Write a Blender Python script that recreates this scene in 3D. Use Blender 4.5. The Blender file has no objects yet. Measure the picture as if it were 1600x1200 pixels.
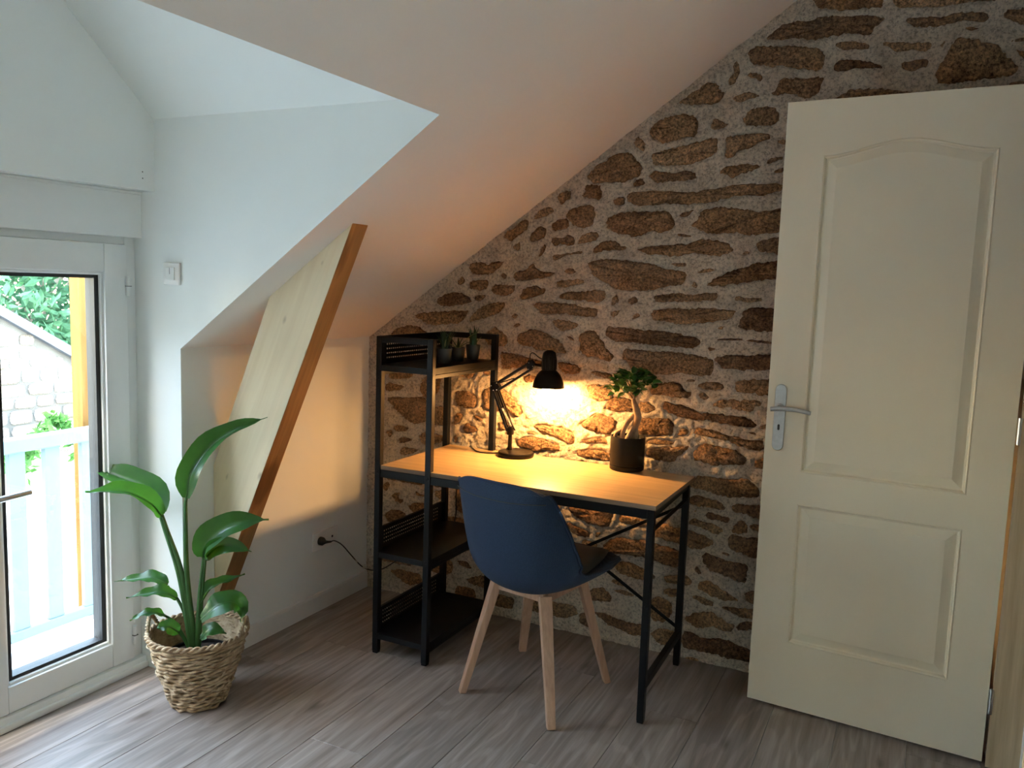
import bpy, bmesh, math, random
import numpy as np
from mathutils import Vector, Matrix, noise
random.seed(7)
PI = math.pi
scene = bpy.context.scene
col = scene.collection

# ------------------------------------------------------------------ camera
FPX = 1307.2
cam_d = bpy.data.cameras.new('camera')
cam = bpy.data.objects.new('camera', cam_d)
col.objects.link(cam)
cam_d.sensor_fit = 'HORIZONTAL'
cam_d.sensor_width = 36.0
cam_d.lens = FPX * 36.0 / 1600.0
cam_d.clip_start = 0.05
R_ = (0.89567859, 0.44344263, 0.033444)
U_ = (-0.08130265, 0.08935086, 0.99267633)
D_ = (-0.43720676, 0.89183802, -0.11608271)
M = Matrix.Identity(4)
for i in range(3):
    M[i][0] = R_[i]; M[i][1] = U_[i]; M[i][2] = -D_[i]
M[0][3], M[1][3], M[2][3] = 2.26602, -3.13675, 1.42599
cam.matrix_world = M
scene.camera = cam

# ------------------------------------------------------------------ world, sun, exposure
world = bpy.data.worlds.new('world'); scene.world = world
world.use_nodes = True
wn = world.node_tree.nodes; wl = world.node_tree.links
wn.clear()
sky = wn.new('ShaderNodeTexSky')
sky.sky_type = 'NISHITA'
sky.sun_disc = False
sky.sun_elevation = math.radians(50)
sky.sun_rotation = math.radians(187)
sky.air_density = 1.0
sky.dust_density = 0.4
sky.ozone_density = 2.0
bg = wn.new('ShaderNodeBackground')
bg.inputs['Strength'].default_value = 3.9
wo = wn.new('ShaderNodeOutputWorld')
tint = wn.new('ShaderNodeMix'); tint.data_type = 'RGBA'; tint.blend_type = 'MULTIPLY'
tint.inputs[0].default_value = 1.0
tint.inputs[7].default_value = (1.24, 1.0, 0.74, 1.0)
wl.new(sky.outputs[0], tint.inputs[6]); wl.new(tint.outputs[2], bg.inputs[0]); wl.new(bg.outputs[0], wo.inputs[0])
sun_d = bpy.data.lights.new('sun', 'SUN')
sun_d.energy = 9.0
sun_d.angle = math.radians(0.6)
sun_d.color = (1.0, 0.95, 0.86)
sun = bpy.data.objects.new('sun', sun_d); col.objects.link(sun)
sun.rotation_euler = Vector((0.10, 0.62, -0.80)).to_track_quat('-Z', 'Y').to_euler()

vs = scene.view_settings
vs.view_transform = 'Standard'
vs.look = 'None'
vs.gamma = 1.0
vs.use_curve_mapping = False
vs.exposure = 1.0
scene.cycles.max_bounces = 10
scene.cycles.diffuse_bounces = 6
scene.cycles.glossy_bounces = 4
scene.cycles.transparent_max_bounces = 12
scene.cycles.sample_clamp_indirect = 6.0
scene.cycles.caustics_reflective = False
scene.cycles.caustics_refractive = False
scene.cycles.use_denoising = True

# ------------------------------------------------------------------ materials
def rgba(c): return (c[0], c[1], c[2], 1.0)

def nmat(name):
    m = bpy.data.materials.new(name)
    m.use_nodes = True
    nt = m.node_tree
    b = nt.nodes['Principled BSDF']
    return m, nt, b

def coords(nt, kind='Object', scale=(1, 1, 1), loc=(0, 0, 0), rand=0.0, roty=0.0):
    tc = nt.nodes.new('ShaderNodeTexCoord')
    mp = nt.nodes.new('ShaderNodeMapping')
    mp.inputs['Scale'].default_value = scale
    mp.inputs['Location'].default_value = loc
    src = tc.outputs[kind]
    if rand:
        oi = nt.nodes.new('ShaderNodeObjectInfo')
        mu = nt.nodes.new('ShaderNodeMath'); mu.operation = 'MULTIPLY'; mu.inputs[1].default_value = rand
        nt.links.new(oi.outputs['Random'], mu.inputs[0])
        va = nt.nodes.new('ShaderNodeVectorMath'); va.operation = 'ADD'
        nt.links.new(src, va.inputs[0]); nt.links.new(mu.outputs[0], va.inputs[1])
        src = va.outputs[0]
    if roty:
        vr = nt.nodes.new('ShaderNodeVectorRotate'); vr.rotation_type = 'Y_AXIS'
        vr.inputs['Angle'].default_value = roty
        nt.links.new(src, vr.inputs['Vector']); src = vr.outputs[0]
    nt.links.new(src, mp.inputs[0])
    return mp.outputs[0]

def noise_n(nt, vec, scale, detail=4, rough=0.55, dist=0.0):
    n = nt.nodes.new('ShaderNodeTexNoise')
    n.inputs['Scale'].default_value = scale
    n.inputs['Detail'].default_value = detail
    n.inputs['Roughness'].default_value = rough
    n.inputs['Distortion'].default_value = dist
    nt.links.new(vec, n.inputs['Vector'])
    return n

def ramp_n(nt, fac, stops):
    r = nt.nodes.new('ShaderNodeValToRGB')
    e = r.color_ramp.elements
    e[0].position = stops[0][0]; e[0].color = rgba(stops[0][1])
    e[1].position = stops[-1][0]; e[1].color = rgba(stops[-1][1])
    for p, c in stops[1:-1]:
        x = e.new(p); x.color = rgba(c)
    nt.links.new(fac, r.inputs[0])
    return r

def mix_n(nt, a, b, fac=0.5, mode='MIX'):
    m = nt.nodes.new('ShaderNodeMix'); m.data_type = 'RGBA'; m.blend_type = mode
    if isinstance(fac, float): m.inputs[0].default_value = fac
    else: nt.links.new(fac, m.inputs[0])
    for s, v in ((6, a), (7, b)):
        if isinstance(v, tuple): m.inputs[s].default_value = rgba(v)
        else: nt.links.new(v, m.inputs[s])
    return m.outputs[2]

def bump_n(nt, b, height, strength=0.3, dist=0.01):
    bp = nt.nodes.new('ShaderNodeBump')
    bp.inputs['Strength'].default_value = strength
    bp.inputs['Distance'].default_value = dist
    nt.links.new(height, bp.inputs['Height'])
    nt.links.new(bp.outputs[0], b.inputs['Normal'])

def plain(name, c, rough=0.5, metal=0.0, var=0.06, scale=14.0, bump=0.0, bscale=200.0, spec=0.5):
    """a colour with a faint procedural mottling and optional fine relief"""
    m, nt, b = nmat(name)
    v = coords(nt)
    n = noise_n(nt, v, scale)
    lo = tuple(x * (1 - var) for x in c); hi = tuple(min(1, x * (1 + var)) for x in c)
    r = ramp_n(nt, n.outputs['Fac'], [(0.3, lo), (0.7, hi)])
    nt.links.new(r.outputs[0], b.inputs['Base Color'])
    b.inputs['Roughness'].default_value = rough
    b.inputs['Metallic'].default_value = metal
    b.inputs['Specular IOR Level'].default_value = spec
    if bump:
        n2 = noise_n(nt, v, bscale, 3)
        bump_n(nt, b, n2.outputs['Fac'], bump, 0.002)
    return m

def wood(name, dark, light, axis=0, grain=60.0, rough=0.45, rings=0.35, knots=0.0, rand=11.0, bump=0.08, obj='Object', roty=0.0, hue=(0.85,1.12), spec=0.5, kt=0.2, kax=None, kf=4.2):
    """planed wood: stretched fibres along one axis, cathedral rings, optional knots"""
    m, nt, b = nmat(name)
    sc = [grain] * 3; sc[axis] = grain * 0.045
    v = coords(nt, obj, tuple(sc), rand=rand, roty=roty)
    n = noise_n(nt, v, 1.0, 6, 0.6)
    sc2 = [7.0] * 3; sc2[axis] = 0.9
    v2 = coords(nt, obj, tuple(sc2), rand=rand, roty=roty)
    n2 = noise_n(nt, v2, 1.0, 3, 0.5, 0.4)
    ms = nt.nodes.new('ShaderNodeMath'); ms.operation = 'MULTIPLY'; ms.inputs[1].default_value = 55.0
    nt.links.new(n2.outputs['Fac'], ms.inputs[0])
    sn = nt.nodes.new('ShaderNodeMath'); sn.operation = 'SINE'
    nt.links.new(ms.outputs[0], sn.inputs[0])
    r1 = ramp_n(nt, n.outputs['Fac'], [(0.28, dark), (0.72, light)])
    r2 = ramp_n(nt, sn.outputs[0], [(0.0, tuple(0.72 + 0.28 * (1 - rings) for _ in range(3))), (0.8, (1, 1, 1))])
    c = mix_n(nt, r1.outputs[0], r2.outputs[0], 0.75, 'MULTIPLY')
    if knots:
        sck = [kf] * 3; sck[axis] = kf * 0.45
        vk = coords(nt, obj, tuple(sck), rand=rand, roty=roty)
        vo = nt.nodes.new('ShaderNodeTexVoronoi'); vo.inputs['Scale'].default_value = 1.0
        if kax:
            vo.voronoi_dimensions = '2D'
            sx = nt.nodes.new('ShaderNodeSeparateXYZ'); cx = nt.nodes.new('ShaderNodeCombineXYZ')
            nt.links.new(vk, sx.inputs[0])
            nt.links.new(sx.outputs[kax[0]], cx.inputs[0]); nt.links.new(sx.outputs[kax[1]], cx.inputs[1])
            vk = cx.outputs[0]
        nt.links.new(vk, vo.inputs['Vector'])
        nk = noise_n(nt, v2, 6.0, 3)
        ad = nt.nodes.new('ShaderNodeMath'); ad.operation = 'MULTIPLY_ADD'
        ad.inputs[1].default_value = 0.20
        nt.links.new(nk.outputs['Fac'], ad.inputs[0]); nt.links.new(vo.outputs['Distance'], ad.inputs[2])
        rk = ramp_n(nt, ad.outputs[0], [(kt + 0.04, (0.28, 0.19, 0.13)), (kt + 0.12, (1, 1, 1))])
        c = mix_n(nt, c, rk.outputs[0], knots, 'MULTIPLY')
    oi = nt.nodes.new('ShaderNodeObjectInfo')
    ro = ramp_n(nt, oi.outputs['Random'], [(0.0, (hue[0],) * 3), (1.0, (hue[1],) * 3)])
    c = mix_n(nt, c, ro.outputs[0], 1.0, 'MULTIPLY')
    nt.links.new(c, b.inputs['Base Color'])
    b.inputs['Roughness'].default_value = rough
    b.inputs['Specular IOR Level'].default_value = spec
    if bump: bump_n(nt, b, n.outputs['Fac'], bump, 0.002)
    return m

MT = {}
MT['paint'] = plain('wall_paint', (0.845, 0.87, 0.85), 0.75, var=0.015, scale=3, bump=0.12, bscale=160)
MT['ceiling'] = plain('ceiling_paint', (0.87, 0.84, 0.805), 0.8, var=0.012, scale=3, bump=0.1, bscale=160)
MT['white_gloss'] = plain('white_window_plastic', (0.82, 0.84, 0.83), 0.32, var=0.01)
MT['base_white'] = plain('white_skirting_lacquer', (0.78, 0.77, 0.75), 0.4, var=0.015)
MT['gasket'] = plain('black_rubber', (0.012, 0.014, 0.017), 0.5, var=0.2)
MT['steel'] = plain('brushed_steel', (0.55, 0.56, 0.57), 0.36, 1.0, var=0.08, scale=60, bump=0.05, bscale=500)
MT['chrome'] = plain('bright_zinc', (0.75, 0.74, 0.70), 0.25, 1.0)
MT['black_metal'] = plain('black_powder_coat', (0.007, 0.008, 0.010), 0.38, 0.0, var=0.15, bump=0.05, bscale=900, spec=0.16)
MT['lamp_black'] = plain('lamp_black_lacquer', (0.006, 0.005, 0.0045), 0.30, 0.0, var=0.15, spec=0.10)
MT['lamp_white'] = plain('lamp_shade_lining', (0.85, 0.82, 0.75), 0.4)
MT['rubber_black'] = plain('cable_black', (0.01, 0.01, 0.01), 0.45)
MT['plug_white'] = plain('white_plate_plastic', (0.80, 0.79, 0.76), 0.35, var=0.01)
MT['tie'] = plain('cable_tie_plastic', (0.7, 0.66, 0.58), 0.4)
MT['dark_hole'] = plain('dark_recess', (0.02, 0.02, 0.02), 0.7)
MT['pot_black'] = plain('matte_black_ceramic', (0.010, 0.009, 0.008), 0.42, var=0.12, spec=0.13)
MT['pot_dark'] = plain('dark_grey_plastic', (0.035, 0.034, 0.033), 0.38, var=0.12)
MT['soil'] = plain('potting_soil', (0.035, 0.024, 0.016), 0.95, var=0.6, scale=70, bump=0.8, bscale=120)
MT['trunk'] = plain('ficus_bark', (0.30, 0.19, 0.11), 0.65, var=0.35, scale=45, bump=0.4, bscale=140)
MT['oak'] = wood('oak_laminate', (0.46, 0.30, 0.145), (0.66, 0.47, 0.255), 0, 70, 0.30, 0.25, hue=(1, 1))
MT['oak_edge'] = wood('oak_edge_band', (0.17, 0.11, 0.07), (0.25, 0.17, 0.115), 0, 90, 0.5, 0.2, hue=(1, 1), spec=0.2)
MT['beech'] = wood('beech', (0.36, 0.205, 0.135), (0.50, 0.31, 0.21), 2, 80, 0.5, 0.25, hue=(0.95, 1.05))
MT['pine'] = wood('pale_pine', (0.70, 0.565, 0.375), (0.78, 0.655, 0.455), 2, 38, 0.55, 0.05, knots=0.6, hue=(1, 1), roty=-0.413, kt=0.045, kax=(0, 2), kf=9.0)
MT['pine_brown'] = wood('brown_aged_pine', (0.24, 0.11, 0.038), (0.42, 0.205, 0.07), 2, 60, 0.5, 0.35, knots=0.7, hue=(1, 1), roty=-0.413)
MT['post_wood'] = wood('honey_post_wood', (0.105, 0.05, 0.015), (0.17, 0.088, 0.028), 2, 50, 0.6, 0.3, spec=0.03)
MT['jamb_wood'] = wood('raw_jamb_wood', (0.42, 0.31, 0.19), (0.60, 0.47, 0.31), 2, 60, 0.6, 0.2)
MT['plank'] = wood('grey_oak_laminate', (0.175, 0.138, 0.115), (0.37, 0.31, 0.275), 1, 42, 0.46, 0.95, knots=0.7, rand=23.0, kt=0.045, kax=(0, 1), kf=2.8, bump=0.10, hue=(0.88, 1.1))
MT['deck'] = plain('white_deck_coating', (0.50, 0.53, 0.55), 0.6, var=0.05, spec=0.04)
MT['rail_shaded'] = plain('rail_lacquer_shaded', (0.13, 0.18, 0.195), 0.4, var=0.02, spec=0.04)  # white railing with its cyan shade put into the colour
MT['gravel'] = plain('pale_courtyard_ground', (0.62, 0.615, 0.60), 0.9, var=0.12, scale=1.5, spec=0.04)
MT['slate'] = plain('grey_verge_slate', (0.11, 0.12, 0.14), 0.7, var=0.25, scale=3, spec=0.04)
MT['bark'] = plain('pale_branch_bark', (0.22, 0.2, 0.17), 0.8, var=0.25, scale=8, spec=0.04)

# door paint: cream lacquer with a faint embossed wood grain
m, nt, b = nmat('door_cream_lacquer'); MT['door'] = m
v = coords(nt, 'Object', (260, 260, 7))
n = noise_n(nt, v, 1.0, 4)
v2 = coords(nt); n2 = noise_n(nt, v2, 3.0)
r = ramp_n(nt, n2.outputs['Fac'], [(0.3, (0.77, 0.685, 0.535)), (0.7, (0.80, 0.715, 0.56))])
nt.links.new(r.outputs[0], b.inputs['Base Color'])
b.inputs['Roughness'].default_value = 0.36
bump_n(nt, b, n.outputs['Fac'], 0.22, 0.002)

# mortar
m, nt, b = nmat('lime_mortar'); MT['mortar'] = m
v = coords(nt)
n = noise_n(nt, v, 11.0, 8, 0.68); n2 = noise_n(nt, v, 95.0, 6, 0.78); n3 = noise_n(nt, v, 2.2, 3)
r = ramp_n(nt, n.outputs['Fac'], [(0.25, (0.46, 0.385, 0.30)), (0.5, (0.70, 0.61, 0.50)), (0.8, (0.80, 0.72, 0.61))])
r3 = ramp_n(nt, n2.outputs['Fac'], [(0.39, (0.42, 0.39, 0.36)), (0.49, (1, 1, 1)), (0.62, (1.28, 1.28, 1.28))])
c = mix_n(nt, r.outputs[0], r3.outputs[0], 0.8, 'MULTIPLY')
nt.links.new(c, b.inputs['Base Color'])
b.inputs['Roughness'].default_value = 0.95
b.inputs['Specular IOR Level'].default_value = 0.2
bump_n(nt, b, n2.outputs['Fac'], 1.0, 0.014)

# field stone: colour differs from stone to stone, mottled, with lichen-dark patches
def stone_mat(name, stops, mott, bump=0.9, spec=0.2):
    m, nt, b = nmat(name)
    v = coords(nt, 'Object', rand=37.0)
    oi = nt.nodes.new('ShaderNodeObjectInfo')
    r = ramp_n(nt, oi.outputs['Random'], stops)
    n = noise_n(nt, v, 20.0, 8, 0.72); n2 = noise_n(nt, v, 105.0, 6, 0.8); n3 = noise_n(nt, v, 5.0, 3)
    ra = ramp_n(nt, n.outputs['Fac'], [(0.28, (mott,) * 3), (0.52, (1, 1, 1)), (0.78, (1.35, 1.3, 1.2))])
    rb = ramp_n(nt, n2.outputs['Fac'], [(0.40, (0.16, 0.14, 0.13)), (0.50, (1.0, 1.0, 1.0)), (0.61, (2.2, 2.05, 1.8))])
    rc = ramp_n(nt, n3.outputs['Fac'], [(0.35, (0.72, 0.62, 0.55)), (0.6, (1, 1, 1))])
    c = mix_n(nt, r.outputs[0], ra.outputs[0], 1.0, 'MULTIPLY')
    c = mix_n(nt, c, rb.outputs[0], 0.85, 'MULTIPLY')
    c = mix_n(nt, c, rc.outputs[0], 0.8, 'MULTIPLY')
    nt.links.new(c, b.inputs['Base Color'])
    b.inputs['Roughness'].default_value = 0.92
    b.inputs['Specular IOR Level'].default_value = spec
    bump_n(nt, b, n2.outputs['Fac'], bump, 0.016)
    return m
MT['stone'] = stone_mat('brown_field_stone', [(0.0, (0.285, 0.17, 0.095)), (0.2, (0.40, 0.265, 0.155)), (0.4, (0.30, 0.19, 0.115)),
                                  (0.6, (0.44, 0.305, 0.185)), (0.8, (0.225, 0.14, 0.09)), (1.0, (0.36, 0.235, 0.14))], 0.55)
MT['pale_stone'] = stone_mat('pale_house_stone', [(0.0, (0.18, 0.175, 0.167)), (0.5, (0.29, 0.285, 0.277)), (1.0, (0.235, 0.23, 0.222))], 0.8, 0.5, 0.03)  # even outdoor stone tone, set darker than the real stone
MT['pale_mortar'] = plain('pale_house_mortar', (0.12, 0.117, 0.112), 0.95, var=0.2, scale=6, spec=0.04)

# thin window glass
m, nt, b = nmat('clear_glass'); MT['glass'] = m
nt.nodes.remove(b)
tr = nt.nodes.new('ShaderNodeBsdfTransparent'); tr.inputs[0].default_value = (0.95, 0.975, 0.97, 1)
gl = nt.nodes.new('ShaderNodeBsdfGlossy'); gl.inputs['Roughness'].default_value = 0.02
lwt = nt.nodes.new('ShaderNodeLayerWeight'); lwt.inputs[0].default_value = 0.5
pw = nt.nodes.new('ShaderNodeMath'); pw.operation = 'POWER'; pw.inputs[1].default_value = 5.0
nt.links.new(lwt.outputs['Facing'], pw.inputs[0])
fr = nt.nodes.new('ShaderNodeMath'); fr.operation = 'MULTIPLY_ADD'; fr.inputs[1].default_value = 0.85; fr.inputs[2].default_value = 0.03
nt.links.new(pw.outputs[0], fr.inputs[0])
ms = nt.nodes.new('ShaderNodeMixShader')
nt.links.new(fr.outputs[0], ms.inputs[0]); nt.links.new(tr.outputs[0], ms.inputs[1]); nt.links.new(gl.outputs[0], ms.inputs[2])
nt.links.new(ms.outputs[0], nt.nodes['Material Output'].inputs[0])

# chair fabric: fine two-tone weave
def fabric(name, c1, c2, rough=0.85):
    m, nt, b = nmat(name)
    v = coords(nt, 'Object', (1, 1, 1))
    w1 = nt.nodes.new('ShaderNodeTexWave'); w1.inputs['Scale'].default_value = 130; w1.bands_direction = 'X'
    w2 = nt.nodes.new('ShaderNodeTexWave'); w2.inputs['Scale'].default_value = 130; w2.bands_direction = 'Z'
    nt.links.new(v, w1.inputs[0]); nt.links.new(v, w2.inputs[0])
    n = noise_n(nt, v, 320.0, 3, 0.7)
    mu = nt.nodes.new('ShaderNodeMath'); mu.operation = 'MULTIPLY'
    nt.links.new(w1.outputs['Fac'], mu.inputs[0]); nt.links.new(w2.outputs['Fac'], mu.inputs[1])
    ad = nt.nodes.new('ShaderNodeMath'); ad.operation = 'ADD'
    nt.links.new(mu.outputs[0], ad.inputs[0]); nt.links.new(n.outputs['Fac'], ad.inputs[1])
    r = ramp_n(nt, ad.outputs[0], [(0.35, c1), (1.15, c2)])
    nt.links.new(r.outputs[0], b.inputs['Base Color'])
    b.inputs['Roughness'].default_value = rough
    b.inputs['Sheen Weight'].default_value = 0.04
    b.inputs['Specular IOR Level'].default_value = 0.2
    b.inputs['Sheen Roughness'].default_value = 0.5
    bump_n(nt, b, ad.outputs[0], 0.35, 0.002)
    return m
MT['denim'] = fabric('slate_blue_weave', (0.006, 0.015, 0.038), (0.028, 0.050, 0.10))
MT['seat_pad'] = plain('dark_seat_leatherette', (0.035, 0.035, 0.036), 0.6, var=0.15)

# basket: dry straw strands
m, nt, b = nmat('seagrass_straw'); MT['straw'] = m
v = coords(nt, 'Object')
n = noise_n(nt, v, 24.0, 5, 0.7); n2 = noise_n(nt, v, 160.0, 3)
r = ramp_n(nt, n.outputs['Fac'], [(0.30, (0.15, 0.09, 0.045)), (0.5, (0.36, 0.25, 0.145)), (0.72, (0.54, 0.42, 0.28))])
nt.links.new(r.outputs[0], b.inputs['Base Color'])
b.inputs['Roughness'].default_value = 0.75
bump_n(nt, b, n2.outputs['Fac'], 0.4, 0.002)

# leaves
def leaf_mat(name, c1, c2, trans, rough=0.32, sc=18.0, spec=0.4, tf=0.22):
    m, nt, b = nmat(name)
    v = coords(nt, 'Object', rand=9.0)
    n = noise_n(nt, v, sc, 3)
    r = ramp_n(nt, n.outputs['Fac'], [(0.3, c1), (0.7, c2)])
    nt.links.new(r.outputs[0], b.inputs['Base Color'])
    b.inputs['Roughness'].default_value = rough
    b.inputs['Specular IOR Level'].default_value = spec
    t = nt.nodes.new('ShaderNodeBsdfTranslucent'); t.inputs[0].default_value = rgba(trans)
    ms = nt.nodes.new('ShaderNodeMixShader'); ms.inputs[0].default_value = tf
    nt.links.new(b.outputs[0], ms.inputs[1]); nt.links.new(t.outputs[0], ms.inputs[2])
    nt.links.new(ms.outputs[0], nt.nodes['Material Output'].inputs[0])
    return m
MT['leaf'] = leaf_mat('broad_green_leaf', (0.010, 0.050, 0.016), (0.028, 0.105, 0.022), (0.13, 0.42, 0.03))
MT['stem'] = leaf_mat('green_stalk', (0.028, 0.085, 0.022), (0.06, 0.16, 0.04), (0.1, 0.3, 0.05), 0.4)
MT['ficus_leaf'] = leaf_mat('ficus_leaf', (0.015, 0.06, 0.02), (0.035, 0.12, 0.03), (0.06, 0.25, 0.04), 0.3)
MT['succulent'] = leaf_mat('succulent_green', (0.02, 0.05, 0.022), (0.045, 0.09, 0.035), (0.05, 0.1, 0.03), 0.45)
MT['succulent_pale'] = leaf_mat('striped_yellow_green', (0.16, 0.18, 0.06), (0.30, 0.30, 0.12), (0.2, 0.25, 0.06), 0.45)
MT['tree_leaf'] = leaf_mat('tree_foliage', (0.010, 0.044, 0.027), (0.075, 0.17, 0.10), (0.05, 0.17, 0.06), 0.6, 1.2, 0.05)
MT['ivy_leaf'] = leaf_mat('ivy_foliage', (0.025, 0.09, 0.02), (0.09, 0.21, 0.06), (0.07, 0.22, 0.04), 0.6, 2.0, 0.05)

# bulb
m, nt, b = nmat('warm_bulb_glow'); MT['bulb'] = m
nt.nodes.remove(b)
em = nt.nodes.new('ShaderNodeEmission')
em.inputs['Color'].default_value = (1.0, 0.50, 0.155, 1)
em.inputs['Strength'].default_value = 580.0
nt.links.new(em.outputs[0], nt.nodes['Material Output'].inputs[0])

# ------------------------------------------------------------------ mesh helpers
WORLD = {}

def mk(name, vf, mat, parent=None, smooth=False, kind=None, mats=None, fmat=None, rot_free=False):
    """one mesh object; geometry in world coordinates, origin at its centre"""
    V, F = vf
    A = np.array(V, dtype=float)
    c = (A.min(0) + A.max(0)) / 2
    A = A - c
    me = bpy.data.meshes.new(name)
    me.from_pydata([tuple(x) for x in A], [], [tuple(f) for f in F])
    me.update()
    for mm in (mats or [mat]): me.materials.append(MT[mm])
    if fmat is not None: me.polygons.foreach_set('material_index', fmat)
    if smooth is True:
        me.polygons.foreach_set('use_smooth', [True] * len(me.polygons))
    elif smooth:
        me.polygons.foreach_set('use_smooth', [True] * len(me.polygons))
        me.set_sharp_from_angle(angle=math.radians(smooth))
    o = bpy.data.objects.new(name, me)
    col.objects.link(o)
    WORLD[o.name] = Vector(c)
    if parent is not None:
        o.parent = parent
        o.location = Vector(c) - WORLD[parent.name]
    else:
        o.location = Vector(c)
    if kind: o['kind'] = kind
    return o

def thing(name, label, cat, loc, group=None):
    o = bpy.data.objects.new(name, None); col.objects.link(o)
    o.empty_display_size = 0.05
    o.location = loc; WORLD[o.name] = Vector(loc)
    o['label'] = label; o['category'] = cat
    if group: o['group'] = group
    return o

def tag(o, label, cat, group=None):
    o['label'] = label; o['category'] = cat
    if group: o['group'] = group
    return o

def struct(name, vf, mat, **k):
    return mk(name, vf, mat, kind='structure', **k)

def copy_part(src, name, parent, wloc, rot=None, scale=None):
    c = src.copy(); c.name = name; col.objects.link(c)
    c.parent = parent
    c.location = Vector(wloc) - (WORLD[parent.name] if parent else Vector((0, 0, 0)))
    WORLD[c.name] = Vector(wloc)
    if rot is not None: c.rotation_euler = rot
    if scale is not None: c.scale = scale
    return c

def join(*parts):
    V = []; F = []
    for v, f in parts:
        k = len(V); V.extend(v); F.extend([tuple(i + k for i in x) for x in f])
    return V, F

def bx(x0, x1, y0, y1, z0, z1):
    V = [(x0, y0, z0), (x1, y0, z0), (x1, y1, z0), (x0, y1, z0), (x0, y0, z1), (x1, y0, z1), (x1, y1, z1), (x0, y1, z1)]
    F = [(0, 3, 2, 1), (4, 5, 6, 7), (0, 1, 5, 4), (1, 2, 6, 5), (2, 3, 7, 6), (3, 0, 4, 7)]
    return V, F

def bbx(x0, x1, y0, y1, z0, z1, b=0.002, seg=2):
    """bevelled box"""
    bm = bmesh.new()
    V, F = bx(x0, x1, y0, y1, z0, z1)
    vs_ = [bm.verts.new(v) for v in V]
    for f in F: bm.faces.new([vs_[i] for i in f])
    bmesh.ops.bevel(bm, geom=bm.edges[:], offset=b, segments=seg, affect='EDGES', profile=0.5)
    bm.verts.index_update()
    r = ([tuple(v.co) for v in bm.verts], [tuple(v.index for v in f.verts) for f in bm.faces])
    bm.free()
    return r

def frame_at(t, hint):
    t = Vector(t).normalized()
    h = Vector(hint)
    s = t.cross(h)
    if s.length < 1e-5: s = t.cross(Vector((1, 0, 0)))
    if s.length < 1e-5: s = t.cross(Vector((0, 1, 0)))
    s.normalize()
    return t, s, s.cross(t)

def bar(a, b, w, h, hint=(0, 0, 1), w2=None, h2=None):
    """square bar from a to b, w across, h along the hint"""
    a = Vector(a); b = Vector(b)
    t, s, u = frame_at(b - a, hint)
    w2 = w2 or w; h2 = h2 or h
    V = []
    for p, ww, hh in ((a, w, h), (b, w2, h2)):
        for i, j in ((-1, -1), (1, -1), (1, 1), (-1, 1)):
            V.append(tuple(p + s * (i * ww / 2) + u * (j * hh / 2)))
    F = [(0, 1, 2, 3), (7, 6, 5, 4), (0, 4, 5, 1), (1, 5, 6, 2), (2, 6, 7, 3), (3, 7, 4, 0)]
    return V, F

def spline(pts, n):
    P = [Vector(p) for p in pts]
    if len(P) == 2:
        return [P[0].lerp(P[1], i / (n - 1)) for i in range(n)]
    E = [P[0] * 2 - P[1]] + P + [P[-1] * 2 - P[-2]]
    out = []
    m_ = len(P) - 1
    for i in range(n):
        x = i / (n - 1) * m_
        k = min(int(x), m_ - 1); t = x - k
        a, b, c, d = E[k], E[k + 1], E[k + 2], E[k + 3]
        out.append(0.5 * ((2 * b) + (c - a) * t + (2 * a - 5 * b + 4 * c - d) * t * t + (3 * b - a - 3 * c + d) * t ** 3))
    return out

def tube(pts, r, n=8, samples=None, closed=False):
    P = spline(pts, samples) if samples else [Vector(p) for p in pts]
    m_ = len(P)
    rr = (lambda i: r) if not callable(r) and not isinstance(r, (list, tuple)) else ((lambda i: r(i / (m_ - 1))) if callable(r) else (lambda i: np.interp(i / (m_ - 1), np.linspace(0, 1, len(r)), r)))
    V = []; F = []
    prev = None
    for i, p in enumerate(P):
        if closed: t = P[(i + 1) % m_] - P[i - 1]
        else: t = P[min(i + 1, m_ - 1)] - P[max(i - 1, 0)]
        t.normalize()
        if prev is None:
            a = Vector((0, 0, 1)) if abs(t.z) < 0.9 else Vector((1, 0, 0))
            s = t.cross(a).normalized()
        else:
            s = (prev - t * prev.dot(t)).normalized()
        prev = s
        u = t.cross(s)
        for k in range(n):
            a = 2 * PI * k / n
            V.append(tuple(p + (s * math.cos(a) + u * math.sin(a)) * rr(i)))
    last = m_ if closed else m_ - 1
    for i in range(last):
        j = (i + 1) % m_
        for k in range(n):
            k2 = (k + 1) % n
            F.append((i * n + k, i * n + k2, j * n + k2, j * n + k))
    if not closed:
        F.append(tuple(range(n - 1, -1, -1)))
        F.append(tuple((m_ - 1) * n + k for k in range(n)))
    return V, F

def lathe(prof, c, n=32, axis=None, caps=True):
    """profile of (radius, height) turned about a vertical (or given) axis through c"""
    c = Vector(c)
    if axis is None: X_, Y_, Z_ = Vector((1, 0, 0)), Vector((0, 1, 0)), Vector((0, 0, 1))
    else:
        Z_, X_, Y_ = frame_at(axis, (0, 0, 1) if abs(Vector(axis).normalized().z) < 0.9 else (0, 1, 0))
        Y_ = Z_.cross(X_)
    V = []; F = []
    for r, z in prof:
        for k in range(n):
            a = 2 * PI * k / n
            V.append(tuple(c + X_ * (r * math.cos(a)) + Y_ * (r * math.sin(a)) + Z_ * z))
    for i in range(len(prof) - 1):
        for k in range(n):
            k2 = (k + 1) % n
            F.append((i * n + k, i * n + k2, (i + 1) * n + k2, (i + 1) * n + k))
    if caps:
        if prof[0][0] > 1e-6: F.append(tuple(range(n - 1, -1, -1)))
        if prof[-1][0] > 1e-6: F.append(tuple((len(prof) - 1) * n + k for k in range(n)))
    return V, F

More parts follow.
